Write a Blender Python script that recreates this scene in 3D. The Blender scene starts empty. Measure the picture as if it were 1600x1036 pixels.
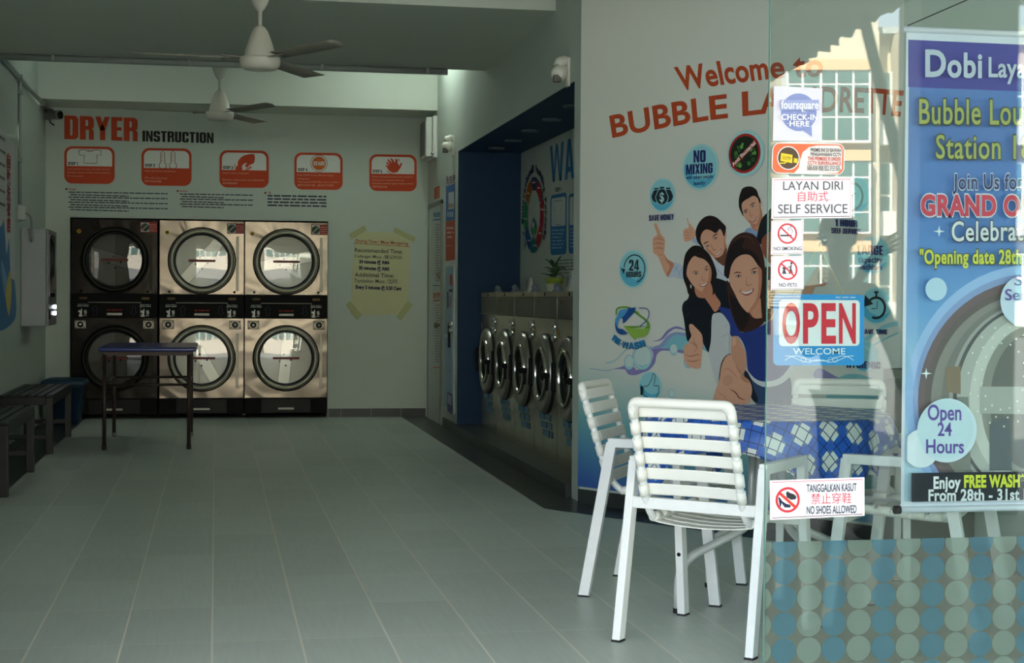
import bpy, bmesh, math, random
from mathutils import Vector, Matrix
from mathutils.geometry import tessellate_polygon
random.seed(7)
SC = bpy.context.scene
COL = SC.collection

# ---------------------------------------------------------------- camera
FPX, YAW, PIT, ROL, CH = 2422.34, .18893, -.020594, .0068801, 1.1755
CF = Vector((math.sin(YAW)*math.cos(PIT), math.cos(YAW)*math.cos(PIT), math.sin(PIT)))
_r = Vector((math.cos(YAW), -math.sin(YAW), 0)); _u = _r.cross(CF)
CR = _r*math.cos(ROL) + _u*math.sin(ROL)
CU = -_r*math.sin(ROL) + _u*math.cos(ROL)
CAM = Vector((0, 0, CH))
cd = bpy.data.cameras.new('camera'); cam = bpy.data.objects.new('camera', cd); COL.objects.link(cam)
cd.sensor_fit = 'HORIZONTAL'; cd.sensor_width = 36.0; cd.lens = 36.0*FPX/1600
cd.clip_start = .05; cd.clip_end = 300
cam.matrix_world = Matrix(((CR.x, CU.x, -CF.x, CAM.x), (CR.y, CU.y, -CF.y, CAM.y), (CR.z, CU.z, -CF.z, CAM.z), (0, 0, 0, 1)))
SC.camera = cam

# ---------------------------------------------------------------- sky, sun, lamps, exposure
YG = 4.5                                            # plane of the shop front glass
w = bpy.data.worlds.new('sky'); SC.world = w; w.use_nodes = True
bgn = w.node_tree.nodes['Background']
bgn.inputs[0].default_value = (.58, .68, .78, 1); bgn.inputs[1].default_value = 1.0
sd = bpy.data.lights.new('sun', 'SUN'); sd.energy = 5.0; sd.color = (1, .95, .86); sd.angle = .009
so = bpy.data.objects.new('sun', sd); COL.objects.link(so)
so.rotation_euler = Vector((-.50, .62, .74)).to_track_quat('Z', 'Y').to_euler()
so.location = (0, 0, 30)
def area(name, loc, size, power, color, look, portal=False):
    d = bpy.data.lights.new(name, 'AREA'); d.shape = 'RECTANGLE'; d.size, d.size_y = size; d.energy = power; d.color = color
    d.cycles.is_portal = portal
    o = bpy.data.objects.new(name, d); COL.objects.link(o); o.location = loc
    o.rotation_euler = Vector(look).to_track_quat('-Z', 'Y').to_euler()
    return o
area('sky_portal', (1.6, YG - .4, 1.45), (4.8, 2.85), 1, (1, 1, 1), (0, 1, 0), True)
vs = SC.view_settings
vs.view_transform = 'Standard'; vs.look = 'None'; vs.gamma = 1; vs.use_curve_mapping = False
vs.exposure = 3.1
SC.cycles.use_denoising = True
SC.cycles.max_bounces = 10; SC.cycles.diffuse_bounces = 6; SC.cycles.transparent_max_bounces = 16
SC.cycles.sample_clamp_indirect = 6

# ---------------------------------------------------------------- helpers: materials
def lin(c): c /= 255.0; return c/12.92 if c <= .04045 else ((c+.055)/1.055)**2.4
def rgb(*c): return tuple(lin(x) for x in c) + (1,)
MC = {}
def M(key, col, rough=.5, metal=0.0, noise=.06, scale=12.0, spec=.5, bump=0.0, stretch=(1, 1, 1), emit=None):
    if key in MC: return MC[key]
    m = bpy.data.materials.new(key); m.use_nodes = True; nt = m.node_tree; N = nt.nodes; L = nt.links
    b = N['Principled BSDF']; b.inputs['Roughness'].default_value = rough; b.inputs['Metallic'].default_value = metal
    b.inputs['Specular IOR Level'].default_value = spec
    c = rgb(*col)
    tc = N.new('ShaderNodeTexCoord'); mp = N.new('ShaderNodeMapping'); mp.inputs['Scale'].default_value = stretch
    nz = N.new('ShaderNodeTexNoise'); nz.inputs['Scale'].default_value = scale; nz.inputs['Detail'].default_value = 4
    L.new(tc.outputs['Object'], mp.inputs[0]); L.new(mp.outputs[0], nz.inputs['Vector'])
    mx = N.new('ShaderNodeMix'); mx.data_type = 'RGBA'
    mx.inputs[6].default_value = tuple(min(1, x*(1-noise)) for x in c[:3]) + (1,)
    mx.inputs[7].default_value = tuple(min(1, x*(1+noise)) for x in c[:3]) + (1,)
    L.new(nz.outputs[0], mx.inputs[0]); L.new(mx.outputs[2], b.inputs['Base Color'])
    if bump:
        bp = N.new('ShaderNodeBump'); bp.inputs['Strength'].default_value = bump; bp.inputs['Distance'].default_value = .02
        L.new(nz.outputs[0], bp.inputs['Height']); L.new(bp.outputs[0], b.inputs['Normal'])
    if emit:
        b.inputs['Emission Color'].default_value = rgb(*col); b.inputs['Emission Strength'].default_value = emit
    m.diffuse_color = c
    MC[key] = m
    return m
def ink(col):                                        # a printed colour on vinyl or paper
    col = tuple(int(max(0, min(255, x))) for x in col)
    return M('print_%d_%d_%d' % col, col, .55, 0, .03, 30, .3)

# ---------------------------------------------------------------- helpers: objects
def wm(o):
    m = o.matrix_basis.copy()
    while o.parent: o = o.parent; m = o.matrix_basis @ m
    return m
LABELS = {}
def tag(o, label, cat, group=None, kind=None):
    o['label'] = label; o['category'] = cat
    if group: o['group'] = group
    if kind: o['kind'] = kind
    return o
def thing(name, label, cat, loc=(0, 0, 0), rz=0.0, group=None):
    o = bpy.data.objects.new(name, None); COL.objects.link(o); o.empty_display_size = .1
    o.location = loc; o.rotation_euler = (0, 0, rz)
    return tag(o, label, cat, group)
def copy_tree(o, parent=None):
    c = o.copy(); COL.objects.link(c)
    if parent: c.parent = parent
    for ch in list(o.children): copy_tree(ch, c)
    return c
def dup(o, loc, rz=None, label=None):
    c = copy_tree(o); c.location = loc
    if rz is not None: c.rotation_euler = (0, 0, rz)
    if label: c['label'] = label
    return c
def finish(name, me, mats, parent, local, smooth=False):
    for m in (mats if isinstance(mats, (list, tuple)) else [mats]): me.materials.append(m)
    o = bpy.data.objects.new(name, me); COL.objects.link(o)
    if parent is not None:
        o.parent = parent
        if not local: me.transform(wm(parent).inverted())
    if smooth:
        for p in me.polygons: p.use_smooth = True
    return o
class MB:
    """collects shapes; build() links them as one mesh object"""
    def __init__(s): s.bm = bmesh.new()
    def box(s, a, b, bev=0.0, mat=0):
        a = Vector(a); b = Vector(b); lo = Vector(map(min, a, b)); hi = Vector(map(max, a, b))
        r = bmesh.ops.create_cube(s.bm, size=1, matrix=Matrix.Translation((lo+hi)/2) @ Matrix.Diagonal((hi-lo).to_4d()))
        fs = list({f for v in r['verts'] for f in v.link_faces})
        for f in fs: f.material_index = mat
        if bev:
            es = list({e for v in r['verts'] for e in v.link_edges})
            rr = bmesh.ops.bevel(s.bm, geom=es, offset=bev, segments=2, affect='EDGES', profile=.6)
            for f in rr['faces']: f.material_index = mat
        return s
    def bar(s, p, q, wx, wy, up=(0, 0, 1), bev=0.0, mat=0):
        """rectangular bar from p to q; wx across, wy along up"""
        p = Vector(p); q = Vector(q); z = (q-p).normalized(); up = Vector(up)
        if abs(z.dot(up)) > .95: up = Vector((0, 1, 0))
        x = up.cross(z).normalized(); y = z.cross(x)
        mtx = Matrix((x, y, z)).transposed().to_4x4(); mtx.translation = (p+q)/2
        r = bmesh.ops.create_cube(s.bm, size=1, matrix=mtx @ Matrix.Diagonal((wx, wy, (q-p).length, 1)))
        fs = list({f for v in r['verts'] for f in v.link_faces})
        for f in fs: f.material_index = mat
        if bev:
            es = list({e for v in r['verts'] for e in v.link_edges})
            bmesh.ops.bevel(s.bm, geom=es, offset=bev, segments=2, affect='EDGES', profile=.6)
        return s
    def tube(s, pts, rad, n=10, caps=True, mat=0, closed=False, rot=0.0):
        pts = [Vector(p) for p in pts]; rings = []; k = len(pts)
        rads = rad if isinstance(rad, (list, tuple)) else [rad]*k
        prev = None
        for i, p in enumerate(pts):
            if closed: t = (pts[(i+1) % k]-pts[i-1]).normalized()
            else: t = ((pts[min(i+1, k-1)]-pts[max(i-1, 0)])).normalized()
            if prev is None:
                x = t.cross(Vector((0, 0, 1)))
                if x.length < .05: x = t.cross(Vector((0, 1, 0)))
                x.normalize()
            else: x = (prev - t*prev.dot(t)).normalized()
            prev = x; y = t.cross(x)
            rings.append([s.bm.verts.new(p + rads[i]*(x*math.cos(rot+2*math.pi*j/n)+y*math.sin(rot+2*math.pi*j/n))) for j in range(n)])
        m = k if closed else k-1
        for i in range(m):
            a = rings[i]; b = rings[(i+1) % k]
            for j in range(n):
                f = s.bm.faces.new((a[j], a[(j+1) % n], b[(j+1) % n], b[j])); f.material_index = mat; f.smooth = n > 4
        if caps and not closed:
            for rg in (rings[0][::-1], rings[-1]):
                f = s.bm.faces.new(rg); f.material_index = mat
        return s
    def lathe(s, prof, n=32, mtx=None, mat=0, smooth=True):
        """prof: (radius, height) list about +Z, placed by mtx"""
        mtx = mtx or Matrix(); rings = []
        for r, h in prof:
            if r < 1e-6: rings.append([s.bm.verts.new(mtx @ Vector((0, 0, h)))])
            else: rings.append([s.bm.verts.new(mtx @ Vector((r*math.cos(2*math.pi*j/n), r*math.sin(2*math.pi*j/n), h))) for j in range(n)])
        for a, b in zip(rings, rings[1:]):
            for j in range(n):
                j2 = (j+1) % n
                if len(a) == 1 and len(b) == 1: continue
                if len(a) == 1: vs_ = (a[0], b[j2], b[j])
                elif len(b) == 1: vs_ = (a[j], a[j2], b[0])
                else: vs_ = (a[j], a[j2], b[j2], b[j])
                f = s.bm.faces.new(vs_); f.material_index = mat; f.smooth = smooth
        return s
    def ngon(s, pts, mat=0):
        vs_ = [s.bm.verts.new(p) for p in pts]
        for t in tessellate_polygon([[Vector(p) for p in pts]]):
            try:
                f = s.bm.faces.new([vs_[i] for i in t]); f.material_index = mat
            except ValueError: pass
        return s
    def prism(s, pts, off, mat=0):
        """polygon of 3d points pushed along off"""
        off = Vector(off); a = [s.bm.verts.new(p) for p in pts]; b = [s.bm.verts.new(Vector(p)+off) for p in pts]
        tri = tessellate_polygon([[Vector(p) for p in pts]])
        for t in tri:
            for q in ([a[i] for i in t], [b[i] for i in t][::-1]):
                try: f = s.bm.faces.new(q); f.material_index = mat
                except ValueError: pass
        k = len(pts)
        for i in range(k):
            f = s.bm.faces.new((a[i], a[(i+1) % k], b[(i+1) % k], b[i])); f.material_index = mat
        return s
    def build(s, name, mats, parent=None, local=False, smooth=False, recalc=True):
        if recalc: bmesh.ops.recalc_face_normals(s.bm, faces=s.bm.faces)
        me = bpy.data.meshes.new(name); s.bm.to_mesh(me); s.bm.free()
        return finish(name, me, mats, parent, local, smooth)
RX90 = Matrix.Rotation(math.pi/2, 4, 'X')            # lathe axis +Z -> -Y
def axis_mtx(loc, d):
    m = Vector(d).to_track_quat('Z', 'Y').to_matrix().to_4x4(); m.translation = Vector(loc); return m
def arc(c, r, a0, a1, n, ux, uy):
    c = Vector(c); ux = Vector(ux); uy = Vector(uy)
    return [c + ux*r*math.cos(a0+(a1-a0)*i/n) + uy*r*math.sin(a0+(a1-a0)*i/n) for i in range(n+1)]
def fillet(pts, r, n=5):
    """polyline with its corners rounded"""
    pts = [Vector(p) for p in pts]; out = [pts[0]]
    for a, b, c in zip(pts, pts[1:], pts[2:]):
        d1 = (a-b); d2 = (c-b); k = min(r, d1.length*.49, d2.length*.49)
        p = b+d1.normalized()*k; q = b+d2.normalized()*k
        for i in range(n+1):
            t = i/n; out.append(p*(1-t)**2 + b*2*t*(1-t) + q*t*t)
    out.append(pts[-1]); return out

# ---------------------------------------------------------------- helpers: flat print on a plane
def ray(px, py): return CF + CR*((px-800)/FPX) + CU*((518-py)/FPX)
class Plane:
    """a real wall / sign plane: origin, horizontal u, vertical v, n towards the room"""
    def __init__(s, o, u, n): s.o = Vector(o); s.u = Vector(u).normalized(); s.v = Vector((0, 0, 1)); s.n = Vector(n).normalized()
    def P(s, px, py):
        d = ray(px, py); p = CAM + d*((s.o-CAM).dot(s.n)/d.dot(s.n)); q = p-s.o
        return (q.dot(s.u), q.dot(s.v))
    def W(s, uv, h=0.0): return s.o + s.u*uv[0] + s.v*uv[1] + s.n*h
FONTC = {}
# block capitals: heavy condensed lettering drawn from strokes
BSX, BSY = .228, .16
def _R(x0, y0, x1, y1): return [(x0, y0), (x1, y0), (x1, y1), (x0, y1)]
def _ring(x0, y0, x1, y1, cs=(1, 1, 1, 1), skip=None, r=.17):
    o = []; i_ = []
    def seg(a, b):
        for k in range(1, 6): o.append(lerp2(a[0], b[0], k/6)); i_.append(lerp2(a[1], b[1], k/6))
    cor = []
    for (cx, cy, a0), c in zip(((x1, y1, 0), (x0, y1, 90), (x0, y0, 180), (x1, y0, 270)), (cs[2], cs[3], cs[0], cs[1])):
        sx_ = 1 if cx == x1 else -1; sy_ = 1 if cy == y1 else -1; lst = []
        for k in range(7 if c else 1):
            t = math.radians(a0+15*k)
            if c: lst.append(((cx-sx_*r+r*math.cos(t), cy-sy_*r+r*math.sin(t)), (cx-sx_*(BSX+.05)+.05*math.cos(t), cy-sy_*(BSY+.05)+.05*math.sin(t))))
            else: lst.append(((cx, cy), (cx-sx_*BSX, cy-sy_*BSY)))
        cor.append(lst)
    for k in range(4):
        for p in cor[k]: o.append(p[0]); i_.append(p[1])
        seg(cor[k][-1], cor[(k+1) % 4][0])
    out = []; n = len(o)
    for k in range(n):
        j = (k+1) % n; q = [o[k], o[j], i_[j], i_[k]]; cx = sum(p[0] for p in q)/4; cy = sum(p[1] for p in q)/4
        if not (skip and skip(cx, cy)): out.append(q)
    return out
def block_glyph(c):
    W = .54; X = BSX; Y = BSY
    if c in 'O0': return W, _ring(0, 0, W, 1)
    if c == 'C': return W, _ring(0, 0, W, 1, skip=lambda x, y: x > W-X and .40 < y < .60)
    if c == 'G': return W, _ring(0, 0, W, 1, skip=lambda x, y: x > W-X and .50 < y < .64) + [_R(.27, .40, W, .54)]
    if c == 'D': return W, _ring(0, 0, W, 1, (0, 1, 1, 0))
    if c == 'B': return W, _ring(0, .44, W, 1, (0, 1, 1, 0)) + _ring(0, 0, W, .58, (0, 1, 1, 0))
    if c == 'E': return .43, [_R(0, 0, X, 1), _R(X, 0, .43, Y), _R(X, 1-Y, .43, 1), _R(X, .43, .40, .57)]
    if c == 'F': return .42, [_R(0, 0, X, 1), _R(X, 1-Y, .42, 1), _R(X, .42, .39, .56)]
    if c == 'H': return W, [_R(0, 0, X, 1), _R(W-X, 0, W, 1), _R(X, .43, W-X, .58)]
    if c == 'I': return X+.01, [_R(0, 0, X+.01, 1)]
    if c == 'L': return .40, [_R(0, 0, X, 1), _R(X, 0, .40, Y)]
    if c == 'M': return .72, [_R(0, 0, .17, 1), _R(.55, 0, .72, 1), [(.06, 1), (.24, 1), (.43, 0), (.29, 0)], [(.66, 1), (.48, 1), (.29, 0), (.43, 0)]]
    if c == 'N': return .55, [_R(0, 0, .18, 1), _R(.37, 0, .55, 1), [(.05, 1), (.20, 1), (.50, 0), (.35, 0)]]
    if c == 'P': return W, [_R(0, 0, X, 1)] + _ring(0, .38, W, 1, (0, 1, 1, 0))
    if c == 'R': return W, [_R(0, 0, X, 1), [(.35, 0), (W, 0), (W, .38), (.47, .47), (.30, .47), (.35, .38)]] + _ring(0, .42, W, 1, (0, 1, 1, 0))
    if c == 'S': return W, _ring(0, .42, W, 1, skip=lambda x, y: x > W-X-.02 and .42 < y < .67) + _ring(0, 0, W, .57, skip=lambda x, y: x < X+.02 and .32 < y < .58)
    if c == 'T': return .48, [_R(0, 1-Y, .48, 1), _R(.24-X/2, 0, .24+X/2, 1)]
    if c == 'U': return W, _ring(0, 0, W, .6, (1, 1, 0, 0), skip=lambda x, y: y > .4) + [_R(0, .35, X, 1), _R(W-X, .35, W, 1)]
    if c == 'A': return .62, [[(0, 0), (.17, 0), (.37, 1), (.21, 1)], [(.62, 0), (.45, 0), (.25, 1), (.41, 1)], _R(.12, .18, .50, .31)]
    if c == 'V': return .57, [[(0, 1), (.19, 1), (.33, 0), (.15, 0)], [(.57, 1), (.38, 1), (.24, 0), (.42, 0)]]
    if c == 'W': return .98, [[(0, 1), (.17, 1), (.32, 0), (.17, 0)], [(.42, 1), (.53, 1), (.32, 0), (.21, 0)], [(.45, 1), (.56, 1), (.77, 0), (.66, 0)], [(.98, 1), (.81, 1), (.66, 0), (.81, 0)]]
    if c == 'X': return .56, [[(0, 1), (.20, 1), (.56, 0), (.36, 0)], [(.56, 1), (.36, 1), (0, 0), (.20, 0)]]
    if c == 'Y': return .56, [_R(.18, 0, .38, .46), [(0, 1), (.20, 1), (.38, .42), (.18, .42)], [(.56, 1), (.36, 1), (.18, .42), (.38, .42)]]
    if c == '1': return .34, [_R(.14, 0, .34, 1), [(0, .72), (.16, .80), (.16, 1), (.13, .92), (0, .86)]]
    if c == '2': return .52, _ring(0, .40, .52, 1, skip=lambda x, y: (x < BSX+.02 and y < .68) or y < .52) + [[(.325, .56), (.52, .60), (.50, .46), (.21, .13), (0, .13)], _R(0, 0, .52, Y)]
    if c == '3': return .52, _ring(0, .44, .52, 1, skip=lambda x, y: x < BSX+.02 and y < .72) + _ring(0, 0, .52, .57, skip=lambda x, y: x < BSX+.02 and y > .28)
    if c == '4': return .56, [_R(.28, 0, .47, 1), _R(0, .17, .56, .31), [(0, .31), (.17, .31), (.34, 1), (.26, 1)]]
    if c == '5': return .52, [_R(0, .46, .18, 1), _R(.0, 1-Y, .50, 1)] + _ring(0, 0, .52, .63, skip=lambda x, y: x < BSX+.02 and .30 < y < .47)
    if c == '-': return .26, [_R(0, .38, .26, .52)]
    return .22, []
def block_text(txt, gap=.055):
    x = 0; vs_ = []; fs = []
    for c in txt:
        w_, polys = block_glyph(c); lev = 0; last = []
        for p in polys:                              # strokes that cross lie a hair above each other
            if last and not any(math.dist(a, b_) < 1e-6 for a in p for b_ in last): lev += 1
            b = len(vs_); vs_ += [(x+q[0], q[1], lev) for q in p]; fs.append(tuple(range(b, b+len(p)))); last = p
        x += w_+gap
    return [(a/(x-gap), y, l) for a, y, l in vs_], fs
def lerp2(a, b, t): return (a[0]+(b[0]-a[0])*t, a[1]+(b[1]-a[1])*t)
def glyphs(txt, bold, space):
    if bold == 'B': return block_text(txt)
    k = (txt, bold, space)
    if k in FONTC: return FONTC[k]
    c = bpy.data.curves.new('t', 'FONT'); c.body = txt; c.offset = bold; c.space_character = space; c.resolution_u = 4
    o = bpy.data.objects.new('t', c); COL.objects.link(o)
    me = bpy.data.meshes.new_from_object(o.evaluated_get(bpy.context.evaluated_depsgraph_get()))
    vs_ = [(v.co.x, v.co.y) for v in me.vertices]; fs = [tuple(p.vertices) for p in me.polygons]
    bpy.data.objects.remove(o); bpy.data.curves.remove(c); bpy.data.meshes.remove(me)
    x0 = min(v[0] for v in vs_); x1 = max(v[0] for v in vs_)
    vs_ = [((x-x0)/(x1-x0), (y+bold*.0)/.69) for x, y in vs_]
    FONTC[k] = (vs_, fs); return FONTC[k]
def along(pts, t):
    k = len(pts)-1; x = min(max(t, 0)*k, k-1e-9); i = int(x); return lerp2(pts[i], pts[i+1], x-i)
def smooth_loop(pts, n=5):
    out = []; k = len(pts)
    for i in range(k):
        p0, p1, p2, p3 = pts[i-1], pts[i], pts[(i+1) % k], pts[(i+2) % k]
        for j in range(n):
            t = j/n; t2 = t*t; t3 = t2*t
            out.append(tuple(.5*((2*p1[c]) + (-p0[c]+p2[c])*t + (2*p0[c]-5*p1[c]+4*p2[c]-p3[c])*t2 + (-p0[c]+3*p1[c]-3*p2[c]+p3[c])*t3) for c in (0, 1)))
    return out
def smooth_line(pts, n=5):
    out = []; k = len(pts)
    for i in range(k-1):
        p0, p1, p2, p3 = pts[max(i-1, 0)], pts[i], pts[i+1], pts[min(i+2, k-1)]
        for j in range(n):
            t = j/n; t2 = t*t; t3 = t2*t
            out.append(tuple(.5*((2*p1[c]) + (-p0[c]+p2[c])*t + (2*p0[c]-5*p1[c]+4*p2[c]-p3[c])*t2 + (-p0[c]+3*p1[c]-3*p2[c]+p3[c])*t3) for c in (0, 1)))
    out.append(pts[-1]); return out
class Decal:
    """print on a Plane; every shape gets its own ink and lies a hair above the one before. px=True: shape given where the photo shows it"""
    def __init__(s, pl, h=.0006, step=.00025, px=True, T=None):
        s.pl = pl; s.h = h; s.step = step; s.v = []; s.f = []; s.m = []; s.mats = []; s.px = px; s.T = T
    def mi(s, col):
        m = col if isinstance(col, bpy.types.Material) else ink(col)
        if m not in s.mats: s.mats.append(m)
        return s.mats.index(m)
    def uv(s, p):
        if not s.px: return p
        if s.T: p = (s.T[0]+p[0]/s.T[2], s.T[1]+p[1]/s.T[2])
        return s.pl.P(*p)
    def _add(s, uvs, faces, col):
        b = len(s.v); i = s.mi(col)
        s.v += [s.pl.W(q, s.h) for q in uvs]
        s.f += [tuple(b+k for k in f) for f in faces]; s.m += [i]*len(faces); s.h += s.step
    clip = None
    def _poly(s, uvs, col):
        if s.clip:                                   # keep convex shapes inside the printed area
            u0, v0, u1, v1 = s.clip
            for ax, lim, sg in ((0, u0, 1), (0, u1, -1), (1, v0, 1), (1, v1, -1)):
                out = []
                for p, q in zip(uvs, uvs[1:]+uvs[:1]):
                    a = (p[ax]-lim)*sg; b = (q[ax]-lim)*sg
                    if a >= 0: out.append(p)
                    if a*b < 0: out.append(lerp2(p, q, a/(a-b)))
                uvs = out
            if len(uvs) < 3: return
        tri = tessellate_polygon([[Vector((q[0], q[1], 0)) for q in uvs]])
        s._add(uvs, tri, col)
    def poly(s, pts, col, smooth=False):
        if smooth: pts = smooth_loop(pts)
        s._poly([s.uv(p) for p in pts], col); return s
    def rect(s, x0, y0, x1, y1, col): return s.poly([(x0, y0), (x1, y0), (x1, y1), (x0, y1)], col)
    def rrect(s, bl, br, tr, tl, r, col, n=6):
        """rounded quad, r as a fraction of its height"""
        q = [s.uv(p) for p in (bl, br, tr, tl)]; wd = math.dist(q[0], q[1]); ht = math.dist(q[0], q[3]); rr = r*ht
        out = []
        for cx, cy, a in ((wd-rr, ht-rr, 0), (rr, ht-rr, 90), (rr, rr, 180), (wd-rr, rr, 270)):
            for i in range(n+1):
                t = math.radians(a+90*i/n); x = (cx+rr*math.cos(t))/wd; y = (cy+rr*math.sin(t))/ht
                out.append(lerp2(lerp2(q[0], q[1], x), lerp2(q[3], q[2], x), y))
        s._poly(out, col); return s
    def circ(s, c, r, col, n=36, r0=None, a0=0, a1=360):
        """true circle on the plane; r measured along the vertical of the photo (px) or metres. r0: inner radius for a ring / arc"""
        q = s.uv(c); R = abs(s.uv((c[0], c[1]-r))[1]-q[1]) if s.px else r
        if r0 is None:
            s._poly([(q[0]+R*math.cos(2*math.pi*i/n), q[1]+R*math.sin(2*math.pi*i/n)) for i in range(n)], col)
        else:
            k = r0/r; vs_ = []; fs = []
            for i in range(n+1):
                a = math.radians(a0+(a1-a0)*i/n); vs_ += [(q[0]+R*math.cos(a), q[1]+R*math.sin(a)), (q[0]+R*k*math.cos(a), q[1]+R*k*math.sin(a))]
            for i in range(n): fs.append((2*i, 2*i+1, 2*i+3, 2*i+2))
            s._add(vs_, fs, col)
        return s
    def line(s, pts, wd, col, smooth=False, taper=False):
        """stroke; wd in px (or metres)"""
        if smooth: pts = smooth_line(pts)
        q = [s.uv(p) for p in pts]
        if s.px:
            k = 1.0 if not s.T else s.T[2]
            wd = abs(s.uv((pts[0][0], pts[0][1]-wd))[1]-q[0][1])
        vs_ = []; fs = []
        for i, p in enumerate(q):
            a = q[max(i-1, 0)]; b = q[min(i+1, len(q)-1)]; dx, dy = b[0]-a[0], b[1]-a[1]; L_ = math.hypot(dx, dy) or 1
            w_ = wd/2*(1 if not taper else .15+.85*math.sin(math.pi*i/(len(q)-1)))
            vs_ += [(p[0]-dy/L_*w_, p[1]+dx/L_*w_), (p[0]+dy/L_*w_, p[1]-dx/L_*w_)]
        for i in range(len(q)-1): fs.append((2*i, 2*i+1, 2*i+3, 2*i+2))
        s._add(vs_, fs, col); return s
    def text(s, txt, base, top, col, bold=0.0, space=1.0):
        """lettering laid between a base line and a cap line (lists of points)"""
        vs_, fs = glyphs(txt, bold, space)
        base = [s.uv(p) for p in base]; top = [s.uv(p) for p in top]
        b0 = len(s.v); s._add([lerp2(along(base, q[0]), along(top, q[0]), q[1]) for q in vs_], fs, col)
        for k, q in enumerate(vs_):
            if len(q) > 2: s.v[b0+k] = s.v[b0+k] + s.pl.n*(.00012*q[2])
        s.h += .0006 if bold == 'B' else 0; return s
    def tbox(s, txt, x0, y0, x1, y1, col, bold=0.0, dy=0.0, space=1.0):
        """text in a box: x0..x1, base line y0, cap line y1; dy = drop of the right end"""
        return s.text(txt, [(x0, y0), (x1, y0+dy)], [(x0, y1), (x1, y1+dy)], col, bold, space)
    def words(s, x0, y0, x1, hgt, col, seed=0, dy=0.0):
        """a line of print too small to read: word-long dashes"""
        rr = random.Random(seed); x = x0; vs_ = []; fs = []
        while x < x1-.5*abs(hgt):
            L_ = min(rr.uniform(2.2, 6.5)*abs(hgt), x1-x); t0 = (x-x0)/(x1-x0)*dy; t1 = (x+L_-x0)/(x1-x0)*dy
            b = len(vs_); vs_ += [s.uv(p) for p in ((x, y0+t0), (x+L_, y0+t1), (x+L_, y0-hgt+t1), (x, y0-hgt+t0))]; fs.append((b, b+1, b+2, b+3))
            x += L_ + abs(hgt)*.7
        s._add(vs_, fs, col); return s
    def build(s, name, parent=None):
        me = bpy.data.meshes.new(name); me.from_pydata(s.v, [], s.f)
        me.polygons.foreach_set('material_index', s.m)
        return finish(name, me, s.mats, parent, False)
def sheet(pl, uvs, th, name, mat, parent=None):
    """a thin board or vinyl sheet of real thickness standing off its plane"""
    b = MB(); b.prism([pl.W(q, .0) for q in uvs], pl.n*th); return b.build(name, mat, parent)
def board(pl, x0, y0, x1, y1): return [pl.P(x0, y1), pl.P(x1, y1), pl.P(x1, y0), pl.P(x0, y0)]
def struct(o, kind='structure'): o['kind'] = kind; return o
# ================================================================ the setting
XL, XR, YB = -1.6, 2.08, 15.4                        # left wall, right wall, back wall
ZC, ZS = 3.6, 2.98                                   # slab and dropped beam undersides
YR0, YR1, ZO, XB = 8.96, 13.44, 2.47, 2.64           # washer alcove: near end, far end, head, back
A = Vector((2.075, 8.73, 0)); MU = Vector((.5525, -.8335, 0)).normalized(); MN = Vector((-MU.y*-1, 0, 0))
MN = Vector((MU.y, -MU.x, 0))                        # faces the shop
if MN.dot(CAM-A) < 0: MN = -MN
XE = 3.68; B = A + MU*((XE-A.x)/MU.x)
PB = Plane((0, YB, 0), (1, 0, 0), (0, -1, 0))        # back wall
PL_ = Plane((XL, 0, 0), (0, 1, 0), (1, 0, 0))        # left wall
PR = Plane((XR, 0, 0), (0, -1, 0), (-1, 0, 0))       # right wall
PA = Plane((XB, 0, 0), (0, -1, 0), (-1, 0, 0))       # back of the washer alcove
PM = Plane(A, MU, MN)                                # slanted wall with the mural
PG = Plane((0, YG-.0085, 0), (1, 0, 0), (0, -1, 0))   # inner face of the shop front glass

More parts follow.
